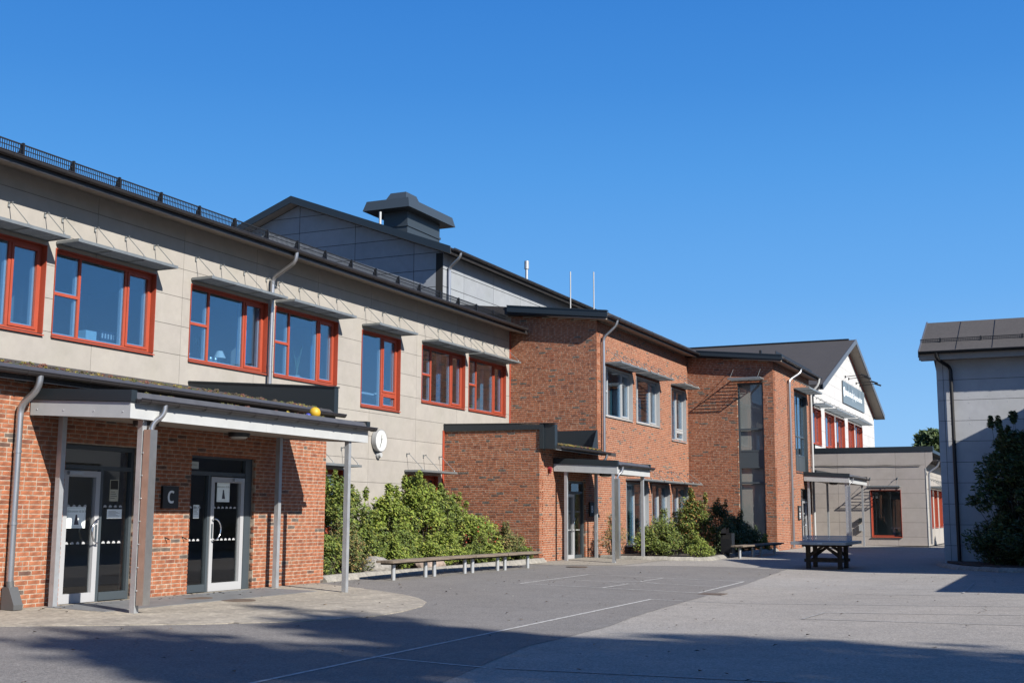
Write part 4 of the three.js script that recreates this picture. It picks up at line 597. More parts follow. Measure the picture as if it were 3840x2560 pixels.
// ---- low taupe wing closing the yard
{
  const x0 = 61, F = FX(x0), S = FZ(7.72), T = thing('low_taupe_wing', 'single storey wing clad in taupe panels with one red framed window', 'building', [x0, 0, 4]);
  const w = [[5.14, 6.53, .45, 2.66]], sw = [[62.0, 63.5, .9, 2.7], [64.3, 65.8, .9, 2.7], [66.6, 68.1, .9, 2.7], [68.9, 70.4, .9, 2.7]];
  const wall = part('wall', [...backingGeo(F, -1, 7.70, -.1, 4.6, w, -.3, -.02), ...backingGeo(S, x0 + .3, 92, -.1, 4.0, sw, -.3, -.02)], M.backing, T);
  clad(wall, F, [-1, 1.0, 3.6, 6.345, 7.72], [.02, .44, 1.12, 1.81, 2.5, 3.17, 3.86, 4.5], w.map(h => [h[0] - .012, h[1] + .012, h[2] - .05, h[3] + .012]), M.taupe, { n0: -.015, rivets: false });
  part('cladding_panel', prism(F, [[7.725, 3.7], [8.06, 4.05], [8.06, 4.5], [7.725, 4.5]], -.015, -.002), M.taupe[1], wall);
  clad(wall, S, [x0 + .02, ...arr(63.9, 2.4, 12)], [.02, .9, 1.8, 2.7, 3.4, 4.0], sw.map(h => [h[0] - .012, h[1] + .012, h[2] - .05, h[3] + .012]), M.beige, { n0: -.015 });
  part('corner_trim', prism(S, [[x0 - .015, .02], [x0 + .09, .02], [x0 + .09, 3.7], [x0 - .015, 3.7]], .0, .016), M.fascia, wall);
  windowAt(T, F, 5.14, 6.53, .45, 2.66, { frame: M.redframe, cols: [0, 1], depth: .12, pane: doorGlass, sill: .06 }); for (const q of sw) windowAt(T, S, ...q, { frame: M.redframe, cols: [0, .5, 1], casement: [1] });
  sunshade(T, F, 5.04, 6.56, 2.80, .62, 2, .45, .085); sunshade(T, S, 61.9, 70.5, 2.80, .6, 8, .4, .075);
  part('room', [bx(x0 + .31, x0 + 6, -.02, .02, .5, 7.4), bx(x0 + .31, x0 + 6, 3.2, 3.4, .5, 7.4), bx(x0 + 6, x0 + 6.1, 0, 3.4, .5, 7.4), bx(x0 + .31, x0 + 6, 0, 3.4, .4, .5)], M.interiorDark, T); part('white_desk', [bx(x0 + .8, x0 + 1.5, .82, .88, 5.9, 6.5), bx(x0 + .9, x0 + 1.4, .1, .82, 6.0, 6.1)], M.fascia, T);
  const roof = part('roof', [bx(x0 - .03, x0 + .25, 4.5, 4.74, -1, 8.10), bx(x0 + .25, x0 + 8, 4.45, 4.6, -1, 8.05)], M.flashing, T);
  part('eaves', [bx(x0 + .05, 92, 4.0, 4.10, 7.6, 8.25)], M.roofFelt, roof); gutter(T, S, x0 + .1, 92, .60, 4.06, .06, .62);
  downpipe(T, [[x0 + .35, 4.0, 8.3], [x0 + .35, 3.8, 8.25], [x0 + .2, 3.5, 7.84], [x0 + .2, .1, 7.84]], .05, M.gutterSilver);
  const pts = arr(-.5, .5, 17).map((z, i) => new THREE.Vector3(x0 - .03, 3.90 + .015 * Math.sin(i * 2.1) - .006 * i, z)); part('cable', new THREE.TubeGeometry(new THREE.CatmullRomCurve3(pts), 60, .014, 5).toNonIndexed(), M.black, wall);
  part('wall_lamp', [bx(x0 - .14, x0 - .02, 1.12, 1.32, 4.55, 4.70)], M.flashing, wall); part('wall_box', [bx(x0 - .12, x0 - .02, .70, 1.0, 4.54, 4.70)], M.greyframe, wall);
  part('black_upstand', bx(56.5, 60.6, 3.22, 3.5, zD + .1, zD + .2), M.flashing, T);
}
// ---- tall grey hall with its gable above the pale wing
{
  const xE = 37.25, zE = -5.8, F = FX(xE), S = FZ(zE), T = thing('grey_panelled_hall', 'tall grey panelled hall with dark pitched roof behind the pale wing', 'building', [xE, 0, -12]);
  const rz = -12.1, ry = 13.0, sl = .374, L1 = [sl, 1, ry + sl * rz], L2 = [-sl, 1, ry - sl * rz], yE = ry - sl * 6.3;
  const wall = part('wall', [prism(F, [[-18.4, 0], [zE - .02, 0], [zE - .02, yE], [rz, ry], [-18.4, yE]], -.3, -.02), box(S, xE, 60, 0, yE, -.3, -.02), bx(xE, 60, 0, yE, -18.4, -18.1)], M.backing, T);
  const ys = arr(6.93, .625, 11);
  clad(wall, F, [-18.4, -17, -14.5, -12.0, -9.51, -7.01, zE], ys, [], M.grey, { n0: -.015, clips: [L1, L2], gap: .02 }); clad(wall, S, [xE, 38.87, 41.37, 43.87, 46.37, 48.87, 51.37, 53.87, 56.4, 60], [...ys.slice(0, 6), yE], [], M.grey, { n0: -.015, gap: .02 });
  const X = { p: (z, y, t) => [t, y, z] }, rp = (pts, a, b) => prism({ p: (z, y, t) => [-t, y, z] }, pts, -b, -a);
  const roof = part('roof', [rp([[rz, ry + .05], [zE + .5, ry + .05 - sl * 6.8], [zE + .5, ry + .25 - sl * 6.8], [rz, ry + .25]], xE - .45, 60), rp([[rz, ry + .05], [rz, ry + .25], [-18.9, ry + .25 - sl * 6.8], [-18.9, ry + .05 - sl * 6.8]], xE - .45, 60)], M.roofFelt, T);
  part('verge_flashing', [rp([[rz, ry + .02], [zE + .52, ry + .02 - sl * 6.82], [zE + .52, ry + .29 - sl * 6.82], [rz, ry + .29]], xE - .49, xE - .45), rp([[rz, ry + .02], [rz, ry + .29], [-18.92, ry + .29 - sl * 6.82], [-18.92, ry + .02 - sl * 6.82]], xE - .49, xE - .45)], M.flashing, roof);
  part('verge_soffit', [rp([[rz, ry + .02], [zE + .45, ry + .02 - sl * 6.75], [zE + .45, ry + .045 - sl * 6.75], [rz, ry + .045]], xE - .45, xE), rp([[rz, ry + .02], [rz, ry + .045], [-18.9, ry + .045 - sl * 6.8], [-18.9, ry + .02 - sl * 6.8]], xE - .45, xE)], M.soffit, roof);
  part('eaves_soffit', rp([[zE, yE + .03], [zE + .48, yE - .15], [zE + .48, yE - .12], [zE, yE + .06]], xE - .4, 60), M.soffit, roof);
  gutter(T, S, xE - .4, 60, .58, yE + .02, .07, .62);
  downpipe(T, [[xE + .2, yE, zE + .58], [xE + .2, yE - .18, zE + .56], [xE + .28, yE - .5, zE + .1], [xE + .28, 8.3, zE + .1]], .055, M.gutterSilver);
  // ventilation stack on the roof
  const cx0 = 40.9, cx1 = 43.6, cz0 = -10.5, cz1 = -9.4;
  const st = part('ventilation_stack', [bx(cx0, cx1, 11.6, 13.5, cz0, cz1), bx(cx0 - .04, cx1 + .04, 12.78, 12.86, cz0 - .04, cz1 + .04)], std([.05, .066, .08], .45, .1), T);
  const fr = (a, b) => { const P = { pos: [], nor: [], uv: [] }, q = ([x0, x1, z0, z1, y]) => [[x0, y, z1], [x1, y, z1], [x1, y, z0], [x0, y, z0]], A = q(a), B = q(b); for (let i = 0; i < 4; i++) { const j = (i + 1) % 4; tri(P, A[i], A[j], B[j], [0, 0], [1, 0], [1, 1]); tri(P, A[i], B[j], B[i], [0, 0], [1, 1], [0, 1]); } tri(P, B[0], B[1], B[2], [0, 0], [1, 0], [1, 1]); tri(P, B[0], B[2], B[3], [0, 0], [1, 1], [0, 1]); tri(P, A[0], A[2], A[1], [0, 0], [1, 0], [1, 1]); tri(P, A[0], A[3], A[2], [0, 0], [1, 1], [0, 1]); return toGeo(P); };
  part('hood', [fr([cx0 - .62, cx1 + .62, cz0 - .62, cz1 + .42, 13.40], [cx0 - .52, cx1 + .52, cz0 - .5, cz1 + .32, 13.80]), fr([cx0 - .52, cx1 + .52, cz0 - .5, cz1 + .32, 13.801], [cx0 - .05, cx1 - .1, cz0 + .1, cz1 - .02, 13.92]), fr([cx0 - .05, cx1 - 1.6, cz0 + .1, cz1 - .05, 13.921], [cx0 + .1, cx1 - 1.75, cz0 + .24, cz1 - .15, 14.22])], std([.06, .078, .092], .42, .1), st);
  part('vent_pipe', [tube([39.8, 12.0, -10.0], [39.8, 13.15, -10.0], .05, 10)], M.fascia, roof);
  part('vent_pipe', [tube([46.5, 11, -6.7], [46.5, 11.9, -6.7], .06, 10), tube([46.5, 11.85, -6.7], [46.5, 12.2, -6.7], .1, 12)], M.galv, roof);
}
// ---- grey house on the right, and the houses outside the picture whose shadows fall into the yard
{
  const xG = 39.6, F = FX(xG), T = thing('grey_side_house', 'light grey panelled house with black gutter and dark felt roof', 'building', [xG, 0, 12]);
  const wall = part('wall', [box(F, 10.43, 30, -.1, 6.26, -.3, -.02), bx(xG + .02, 44.3, -.1, 6.26, 10.43, 10.73), bx(44.0, 44.3, -.1, 6.3, 10.73, 30)], M.backing, T);
  clad(wall, F, [10.42, 10.62, 13.1, 15.6, 18.1, 20.6, 25, 30], [-.05, .53, 1.16, 1.79, 2.43, 3.06, 3.70, 4.33, 4.97, 5.60, 6.24], [], M.greyLight, { n0: -.015, rivets: true, gap: .012 });
  const Z = { p: (u, y, n) => [-u, y, 10.43 - n] }; clad(wall, Z, [-44.3, -42, -39.6], arr(-.05, .63, 11), [], M.greyLight, { n0: -.015 });
  const P = (pts, a, b) => prism(W0, pts, a, b);
  const roof = part('roof', P([[39.12, 6.30], [42.0, 7.62], [44.9, 6.30], [44.9, 6.46], [42.0, 7.79], [39.12, 6.46]], 10.0, 30), std([.075, .07, .07], .95, 0, { map: asphTex }), T);
  part('gable_wall', P([[39.7, 6.26], [44.2, 6.26], [42, 7.5]], 10.44, 10.7), M.grey[0], wall);
  part('verge_board', P([[39.08, 6.28], [42.0, 7.60], [44.94, 6.28], [44.94, 6.49], [42.0, 7.83], [39.08, 6.49]], 9.96, 10.0), std([.12, .13, .16], .5), roof);
  part('felt_seam', [11.05, 12.1, 13.2, 14.3].map(z => P([[39.2, 6.507], [41.9, 7.757], [41.9, 7.763], [39.2, 6.513]], z, z + .012)), M.black, roof);
  part('soffit', P([[39.13, 6.20], [39.6, 6.22], [39.6, 6.24], [39.13, 6.22]], 10.0, 30), M.soffit, roof); part('fascia_board', P([[39.10, 6.19], [39.12, 6.19], [39.12, 6.42], [39.10, 6.42]], 9.98, 30), M.soffit, roof);
  gutter(T, F, 9.98, 30, .58, 6.44, .066, .7, M.black);
  snowGuard(roof, F, 9.95, 30, -.38, 6.80, .17, 10.55, 1.2);
  downpipe(T, [[39.02, 6.4, 10.5], [39.05, 6.22, 10.5], [39.48, 5.98, 10.86], [39.48, .9, 10.86], [39.48, .0, 10.86]], .055, M.black, [[39.48, 5.6, 10.86], [39.48, 3.6, 10.86]]);
  const B = (n, l, pos, f) => f(thing(n, l, 'building', pos));
  B('rear_house', 'grey house standing behind the grey side house', [50, 0, 22], t => { part('wall', bx(44.35, 57, -.1, 6.1, 15.9, 30), M.grey[0], t); part('roof', P([[44.0, 6.0], [57.4, 6.0], [57.4, 6.2], [50.7, 8], [44.0, 6.2]], 15.6, 30), M.roofFelt, t); });
  B('gabled_house', 'grey gabled house beside the yard out of the picture', [35, 0, 20], t => { part('wall', [bx(32.2, 39.3, -.1, 5.95, 15.2, 30), P([[32.2, 5.95], [38.6, 5.95], [35.3, 7.7]], 15.2, 30)], M.grey[1], t); part('roof', P([[31.9, 5.85], [35.3, 7.75], [38.8, 5.95], [39.3, 5.95], [39.3, 6.1], [38.8, 6.1], [35.3, 7.95], [31.9, 6.05]], 15.0, 30), M.roofFelt, t); for (const x of [33, 35.6]) part('window', bx(x, x + 1.6, 3.6, 5, 15.15, 15.2), M.darkframe, t); });
  B('low_annex', 'low flat roofed annex beside the gabled house', [28, 0, 20], t => { part('wall', bx(24.4, 32.15, -.1, 2.95, 16.3, 26), M.taupe[0], t); part('roof', bx(24.2, 32.3, 2.95, 3.1, 16.1, 26), M.flashing, t); });
}
// ---- wall clock on the pale wing
{
  const F = FZ(zM), c = [29.38, 3.46], T = thing('wall_clock', 'round white wall clock with grey rim above the shrubs', 'clock', [c[0], c[1] - .32, zM]), disc = (r, n0, n1, s = 48) => new THREE.CylinderGeometry(r, r, n1 - n0, s).rotateX(Math.PI / 2).translate(c[0], c[1], zM + (n0 + n1) / 2);
  part('case', disc(.315, .02, .15), std([.34, .35, .36], .4, .5), T);
  part('dial', new THREE.CircleGeometry(.29, 48).translate(c[0], c[1], zM + .153), new THREE.MeshStandardMaterial({ map: label3(1, 1, (x, w, h) => { x.fillStyle = '#b4b6b4'; x.fillRect(0, 0, w, h); x.fillStyle = '#5d6563'; x.font = `${Math.round(h * .12)}px sans-serif`; x.textAlign = 'center'; x.textBaseline = 'middle'; for (let i = 1; i <= 12; i++) { const a = i * Math.PI / 6; x.fillText(String(i), w / 2 + Math.sin(a) * w * .39, h / 2 - Math.cos(a) * h * .39); } }), roughness: .5 }), T);
  const hand = (ang, l, b, w, n) => { const s = Math.sin(ang), k = Math.cos(ang), q = (a, d) => [c[0] + s * a + k * d, c[1] + k * a - s * d]; return prism(F, [q(-b, -w), q(-b, w), q(l, w * .7), q(l, -w * .7)], n, n + .004); };
  part('hour_hand', hand(.28 - .2, .17, .05, .012, .158), M.black, T); part('minute_hand', hand(Math.PI * 34 / 30, .22, .06, .009, .164), M.flashing, T);
  const b = thing('alarm_sounder', 'small white round sounder under the wall clock', 'sounder', [29.42, 3.0, zM]); part('base', new THREE.CylinderGeometry(.1, .1, .06, 24).rotateX(Math.PI / 2).translate(29.42, 3.06, zM + .03), M.fascia, b); part('cap', new THREE.CylinderGeometry(.065, .08, .07, 24).rotateX(Math.PI / 2).translate(29.42, 3.06, zM + .1), M.fascia, b);
}
// ---------------------------------------------------------------- kerbs, beds, stones, benches, table, bin
function kerb(line, label, w = .22, h = .11, step = .8) {
  const T = thing('kerb', label, 'kerb', [line[0][0], gh(...line[0]), line[0][1]]); const P = line.map(p => new THREE.Vector3(p[0], 0, p[1])); let carry = 0;
  for (let i = 0; i < P.length - 1; i++) { const d = P[i + 1].clone().sub(P[i]), L = d.length(), n = Math.max(1, Math.round(L / step)); d.normalize(); const nx = -d.z, nz = d.x;
    for (let k = 0; k < n; k++) { const a = P[i].clone().addScaledVector(d, L * k / n + .004), b = P[i].clone().addScaledVector(d, L * (k + 1) / n - .004), y = gh((a.x + b.x) / 2, (a.z + b.z) / 2) + rr(-.006, .006); const pr = [[0, -.06], [w, -.06], [w, h], [w * .42, h], [.02, h * .42], [0, .02]];
      part('kerb_stone', prism({ p: (q, yy, t) => [a.x + (b.x - a.x) * t + nx * -q, y + yy, a.z + (b.z - a.z) * t + nz * -q] }, pr, 0, 1), M.kerbs[Math.floor(R() * 3)], T); } }
  return T;
}
M.kerbs = [0, 1, 2].map(i => std([.33 + .03 * i, .31 + .028 * i, .27 + .024 * i], .92, 0, { map: grainTex, bumpMap: grainBump, bumpScale: .003 }));
kerb([[21.5, .0], [22.6, -.12], [24.8, -.1], [27.3, -.06], [29.3, -.05], [31.1, -.05], [33.3, -.1]], 'pale kerb edging the shrub bed behind the row of benches', .26, .13);
kerb([[37.25, .05], [37.05, .6], [37.1, 1.5], [37.45, 2.3], [37.8, 3.05], [38.3, 3.42], [39.0, 3.45], [41, 3.3], [44, 3.25], [46.5, 3.2], [48.9, 3.3]], 'pale kerb curving round the shrub bed beside the second entrance', .24, .11);
kerb([[39.3, 10.2], [38.2, 10.42], [36.4, 11.05], [34.8, 12.2], [34.3, 14]], 'kerb round the bed in front of the grey side house', .2, .11);
const bed = (pts, l) => { const m = setting('soil_bed', prism(FY(0), pts.map(([x, z]) => [x, -z]), .0, .07), M.soil); };
bed([[21.5, -3.6], [33.3, -3.6], [33.3, -.36], [29.3, -.33], [22.6, -.38], [21.5, -.3]]); bed([[37.5, -.37], [48.9, -.37], [48.9, 3.05], [38.4, 3.15], [37.6, 2.2], [37.35, .6]]); bed([[39.5, 10.5], [38.4, 10.75], [36.6, 11.3], [35.2, 12.4], [34.8, 16], [39.5, 16]]);
function boulder(x, z, s, sx, sy, l, c) { const g = new THREE.IcosahedronGeometry(s, 4); const p = g.attributes.position, n = fbm(4, 4, Math.floor(x * 100)); for (let i = 0; i < p.count; i++) { const v = new THREE.Vector3().fromBufferAttribute(p, i), k = 1 + .5 * (n(v.x / s * .3 + .5, v.y / s * .3 + v.z / s * .21) - .5); v.multiplyScalar(k); v.y = Math.max(-s * .4, v.y); p.setXYZ(i, v.x * sx, v.y * sy, v.z); } g.computeVertexNormals(); const uv = g.attributes.uv; for (let i = 0; i < p.count; i++) uv.setXY(i, p.getX(i) + p.getZ(i) * .6, p.getY(i)); g.translate(x, gh(x, z) + s * sy * .35, z); solo('boulder', g, std(c, .95, 0, { map: grainTex, bumpMap: grainBump, bumpScale: .01 }), l, 'boulder'); }
boulder(24.6, -.75, .42, 1.2, .75, 'large grey granite boulder at the bed edge behind the first bench', [.33, .31, .28]); boulder(27.3, -.75, .42, 1.15, .62, 'pinkish boulder lying behind the second bench', [.40, .31, .25]); boulder(23.75, -.42, .17, 1.3, .6, 'small pale stone lying beside the large grey boulder', [.42, .37, .30]);
function plankBench(x0, x1, z0, z1, legs, label, group, h = .43) {
  const cx = (x0 + x1) / 2, zc = (z0 + z1) / 2, y = gh(cx, zc), T = thing('bench', label, 'bench', [cx, y, zc], group), ang = Math.atan2(z1 - z0, x1 - x0);
  const rot = g => { g.translate(-cx, 0, -zc); g.rotateY(-ang); g.translate(cx, 0, zc); return g; }, w = .42;
  for (let k = 0; k < 3; k++) part('plank', rot(bx(x0, x1, y + h - .05 + rr(0, .004), y + h + rr(0, .004), zc - w / 2 + k * w / 3 + .004, zc - w / 2 + (k + 1) * w / 3 - .004)), M.woodOld, T);
  part('seat_frame', rot(bx(x0 + .05, x1 - .05, y + h - .085, y + h - .052, zc - .12, zc + .12)), M.woodDark, T);
  for (const lx of legs) { const t = (lx - x0) / (x1 - x0), lz = z0 + (z1 - z0) * t; part('leg', tube([lx, gh(lx, lz) - .05, lz], [lx, y + h - .085, lz], .048, 14), M.galv, T); }
}
const G1 = 'plank benches in a row along the shrub bed';
plankBench(22.75, 24.86, .62, .58, [23.15, 24.64], 'weathered plank bench on steel legs in front of the grey boulder', G1); plankBench(24.88, 26.83, .58, .57, [25.07, 26.64], 'second plank bench from the near entrance in front of the shrub bed', G1); plankBench(26.85, 28.53, .58, .65, [27.02, 28.34], 'third plank bench from the near entrance in front of the shrub bed', G1); plankBench(28.55, 30.5, .66, .74, [28.73, 30.05], 'last plank bench of the row beside the brick corner', G1);
plankBench(40.6, 43.0, 3.72, 3.85, [40.9, 42.4], 'shaded plank bench beside the black litter bin', 'shaded benches by the brick stair block'); plankBench(43.05, 45.9, 3.85, 3.95, [43.4, 45.3], 'shaded plank bench below the tall stair window', 'shaded benches by the brick stair block');
{
  const x = 41.2, z = 3.25, y = gh(x, z), T = thing('litter_bin', 'black litter bin with rounded hood among the dark shrubs', 'litter bin', [x, y, z]);
  part('bin_body', bx(x - .2, x + .2, y + .16, y + .82, z - .19, z + .19), M.black, T); const hd = new THREE.CylinderGeometry(.19, .19, .4, 20, 1, false, 0, Math.PI).rotateZ(Math.PI / 2).rotateX(-Math.PI / 2); hd.translate(x, y + .822, z); part('hood', hd, std([.03, .028, .03], .4), T); part('foot', bx(x - .06, x + .06, y, y + .16, z - .06, z + .06), M.black, T); part('slot', bx(x - .203, x - .2, y + .62, y + .76, z - .13, z + .13), std([.004, .004, .004], .9), T);
}
{ // outdoor table tennis table
  const x = 36.55, z = 7.45, y = -.075, T = thing('table_tennis_table', 'outdoor table tennis table with perforated metal net and timber trestle', 'table', [x, y, z]);
  const tp = part('tabletop', bx(x - 1.37, x + 1.37, y + .70, y + .75, z - .76, z + .76), std([.26, .28, .30], .5, .2, { map: metalTex }), T); part('edge_frame', [bx(x - 1.39, x - 1.37, y + .67, y + .752, z - .77, z + .77), bx(x + 1.37, x + 1.39, y + .67, y + .752, z - .77, z + .77), bx(x - 1.37, x + 1.37, y + .67, y + .752, z - .78, z - .76), bx(x - 1.37, x + 1.37, y + .67, y + .752, z + .76, z + .78)], std([.42, .44, .46], .4, .4, { map: metalTex }), tp);
  part('lettering', flat(FX(x - 1.39), z - .24, z + .12, y + .69, y + .735, .003), new THREE.MeshStandardMaterial({ map: label3(.36, .045, (c, w, h) => { c.fillStyle = '#9aa0a4'; c.fillRect(0, 0, w, h); c.fillStyle = '#4a4f55'; c.font = `bold ${h * .8}px sans-serif`; c.fillText('CORNILLEAU', 2, h * .8); }, 900), roughness: .5 }), tp);
  // net plate with real holes
  const sh = new THREE.Shape([[z - .70, 0], [z + .72, 0], [z + .72, .155], [z - .70, .155]].map(p => new THREE.Vector2(...p))); for (let r = 0; r < 3; r++) for (let k = 0; k < 22; k++) { const u = z - .66 + k * .062 + (r % 2) * .031, v = .035 + r * .042, h = new THREE.Path(); h.absarc(u, v, .0155, 0, Math.PI * 2, true); if (u < z + .69) sh.holes.push(h); }
  const ng = new THREE.ExtrudeGeometry(sh, { depth: .006, bevelEnabled: false, curveSegments: 5 }); ng.rotateY(-Math.PI / 2); ng.translate(x, y + .755, 0); part('net', [ng], std([.25, .26, .29], .4, .5), T);
  for (const sx of [-1, 1]) { const lx = x + sx * .52; part('cross_beam', bx(lx - .06, lx + .06, y + .60, y + .67, z - .62, z + .62), M.woodDark, T); for (const sz of [-1, 1]) { const lz = z + sz * .45; part('leg', bx(lx - .06, lx + .06, y - .06, y + .60, lz - .06, lz + .06), M.woodDark, T); part('brace', prism(FX(lx - sx * .0), [[lz + sz * -.05, y + .30], [lz + sz * -.05, y + .42], [lz - sz * .34, y + .60], [lz - sz * .24 * 1.0 - sz * .22, y + .60]], -.035, .035), M.woodDark, T); } part('low_rail', bx(lx - .05, lx + .05, y + .16, y + .25, z - .56, z + .56), M.woodDark, T); }
  part('low_beam', [bx(x - .52, x + .52, y + .17, y + .24, z - .05, z + .05)], M.woodDark, T);
}
// ---------------------------------------------------------------- shrubs and trees
const leafGeo = (() => { const g = new THREE.BufferGeometry(), v = [[0, 0, -.5], [.28, .06, -.05], [0, -.03, 0], [-.28, .06, -.05], [0, .03, .5]]; const P = { pos: [], nor: [], uv: [] }; for (const [a, b, c] of [[0, 2, 1], [0, 3, 2], [2, 4, 1], [3, 4, 2]]) tri(P, v[a], v[b], v[c], [0, 0], [1, 0], [1, 1]); return toGeo(P); })();
const leafMat = new THREE.MeshPhysicalMaterial({ color: 0xffffff, roughness: .75, transmission: .32, thickness: 0, side: THREE.DoubleSide, ior: 1.35 });
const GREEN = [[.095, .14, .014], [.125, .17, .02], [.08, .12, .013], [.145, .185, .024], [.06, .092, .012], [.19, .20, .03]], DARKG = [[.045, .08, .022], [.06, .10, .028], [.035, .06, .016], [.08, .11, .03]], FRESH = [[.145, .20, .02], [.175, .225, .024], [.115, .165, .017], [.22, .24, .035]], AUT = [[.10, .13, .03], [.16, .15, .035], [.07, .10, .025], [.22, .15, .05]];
function shrub(name, label, group, x, z, h, rx, rz, n, leaf, pal, { clumps = 30, base = .1, spiky = 3, y0 = gh(x, z), cat = 'shrub' } = {}) {
  n = Math.round(n * 1.8); clumps = Math.round(clumps * 1.5); const T = thing(name, label, cat, [x, y0, z], group), C = [], stems = [], lim = [];
  for (let i = 0; i < clumps; i++) { const a = rr(0, 6.283), t = Math.pow(R(), .6), r = Math.sqrt(R()), yy = base * h + (h * (1 - base) - .12) * t, w = Math.sin(Math.PI * (.16 + .78 * t)) * .92 + .08; C.push([x + Math.cos(a) * r * rx * w, y0 + yy, z + Math.sin(a) * r * rz * w, rr(.15, .30) * Math.min(1, h / 1.2)]); }
  for (let i = 0; i < spiky; i++) { const a = rr(0, 6.28), r = R() * .7; C.push([x + Math.cos(a) * r * rx, y0 + h * rr(.95, 1.13), z + Math.sin(a) * r * rz, .09]); }
  for (const c of C) { const s = [x + (c[0] - x) * .25 + rr(-.06, .06), y0 - .02, z + (c[2] - z) * .25 + rr(-.06, .06)], m = [(s[0] + c[0]) / 2 + rr(-.08, .08), y0 + (c[1] - y0) * .55, (s[2] + c[2]) / 2 + rr(-.08, .08)]; stems.push(tube(s, m, .012, 5, .009), tube(m, [c[0], c[1], c[2]], .009, 5, .004)); }
  part('stems', stems, M.bark, T);
  const im = new THREE.InstancedMesh(leafGeo, leafMat, n), D = new THREE.Object3D(), col = new THREE.Color();
  for (let i = 0; i < n; i++) {
    const c = C[Math.floor(R() * C.length)]; let dx, dy, dz; do { dx = rr(-1, 1); dy = rr(-1, 1); dz = rr(-1, 1); } while (dx * dx + dy * dy + dz * dz > 1); const k = c[3] * 1.15; if (c[3] < .1) { dx *= .8; dz *= .8; dy *= 2.2; }
    D.position.set(c[0] + dx * k - x, Math.max(.03, c[1] + dy * k * .85 - y0), c[2] + dz * k - z); D.rotation.set(rr(-.9, .9) + .35, rr(0, 6.283), rr(-.9, .9)); const s = leaf * rr(.6, 1.25); D.scale.set(s, s, s); D.updateMatrix(); im.setMatrixAt(i, D.matrix); const q = pick(pal), b = rr(.8, 1.25); col.setRGB(q[0] * b, q[1] * b, q[2] * b); im.setColorAt(i, col);
  }
  im.name = 'foliage'; im.userData.kind = 'stuff'; shade(im); T.add(im); return T;
}
const S1 = 'leafy shrubs in the bed before the pale wing';
shrub('shrub', 'tall dark leaved shrub beside the near brick corner', S1, 24.3, -2.0, 2.3, .75, .8, 3600, .10, GREEN, { clumps: 34, spiky: 5 });
shrub('shrub', 'broad green shrub under the wall clock', S1, 25.7, -2.3, 1.95, 1.0, .9, 4200, .10, GREEN, { clumps: 38 });
shrub('shrub', 'pale leaved shrub behind the grey boulder', S1, 27.1, -1.9, 1.8, .95, .8, 4200, .10, FRESH, { clumps: 36, spiky: 5 });
shrub('shrub', 'tallest shrub reaching up to the low sun shade', S1, 28.9, -2.1, 2.25, 1.1, .9, 5400, .10, FRESH, { clumps: 42, spiky: 6 });
shrub('shrub', 'loose shrub before the ground floor window', S1, 30.4, -2.2, 1.95, .9, .9, 4000, .10, GREEN, { clumps: 34, spiky: 6 });
shrub('shrub', 'twiggy shrub touching the brick side wall', S1, 31.9, -2.5, 1.7, .7, .7, 1500, .10, FRESH, { clumps: 22, spiky: 5 });
shrub('rose_shrub', 'round rose shrub with red hips before the brick side wall', S1, 31.0, -1.4, 1.3, 1.1, .7, 3600, .085, FRESH, { clumps: 30 });
shrub('shrub', 'small reddish green shrub at the foot of the brick side wall', S1, 32.2, -1.0, .95, .8, .6, 2400, .07, AUT, { clumps: 22 });
for (const [x, z, h, r, l, p] of [[22.6, -.85, .95, .7, 'low dense bush at the foot of the tall dark leaved shrub', GREEN], [23.8, -1.1, 1.05, .7, 'low dense bush left of the grey boulder', AUT], [25.7, -.95, .75, .6, 'low leafy bush between the two large boulders', FRESH], [26.6, -1.2, 1.0, .7, 'low bush behind the pinkish boulder', GREEN], [28.6, -1.05, .95, .8, 'low spreading bush behind the third bench', FRESH], [24.9, -1.25, 1.0, .7, 'low bush just behind the large grey boulder', GREEN], [27.7, -1.0, .7, .6, 'small leafy bush right of the pinkish boulder', FRESH], [29.7, -.8, .6, .6, 'small low bush behind the joint of the last benches', GREEN], [32.6, -.7, .55, .5, 'low tuft of leaves at the brick corner', GREEN], [31.0, -.75, .6, .55, 'low tuft of leaves at the kerb near the last bench', FRESH]]) shrub('low_bush', l, S1, x, z, h, r, r * .8, 2400, .075, p, { clumps: 22, spiky: 2 });
{ const b = []; for (let i = 0; i < 26; i++) { const g = new THREE.SphereGeometry(rr(.018, .028), 6, 5); g.translate(31.0 + rr(-.9, .9), rr(.3, 1.2), -1.4 + rr(.1, .72)); b.push(g); } solo('rose_hips', b, std([.45, .05, .02], .4), 'red rose hips hanging on the round shrub', 'fruit', null, 'stuff'); }
const S2 = 'shrubs in the bed beside the second entrance';
shrub('shrub', 'thin reddish twiggy shrub beside the second canopy', S2, 37.7, .35, 1.2, .4, .4, 700, .07, AUT, { clumps: 18 });
shrub('low_bush', 'low bush right of the twiggy shrub at the curved kerb', S2, 38.6, 1.2, .85, .7, .6, 2200, .075, GREEN, { clumps: 22 });
shrub('low_bush', 'low round bush below the green glazed window', S2, 39.4, 1.6, .95, .8, .6, 2600, .075, GREEN, { clumps: 24 });
shrub('low_bush', 'low fresh green bush at the outer bend of the kerb', S2, 39.2, 2.75, .65, .9, .5, 2600, .07, FRESH, { clumps: 24 });
shrub('shrub', 'tall green shrub with a few orange leaves before the brick wing', S2, 42.6, 1.6, 1.95, 1.0, .8, 5200, .095, [...GREEN, [.3, .13, .03]], { clumps: 40, spiky: 6 });
shrub('shrub', 'wide shrub behind the tall one in the same bed', S2, 41.2, .9, 1.3, .9, .7, 2800, .085, GREEN, { clumps: 26 });
const S3 = 'shaded shrubs by the stair block';
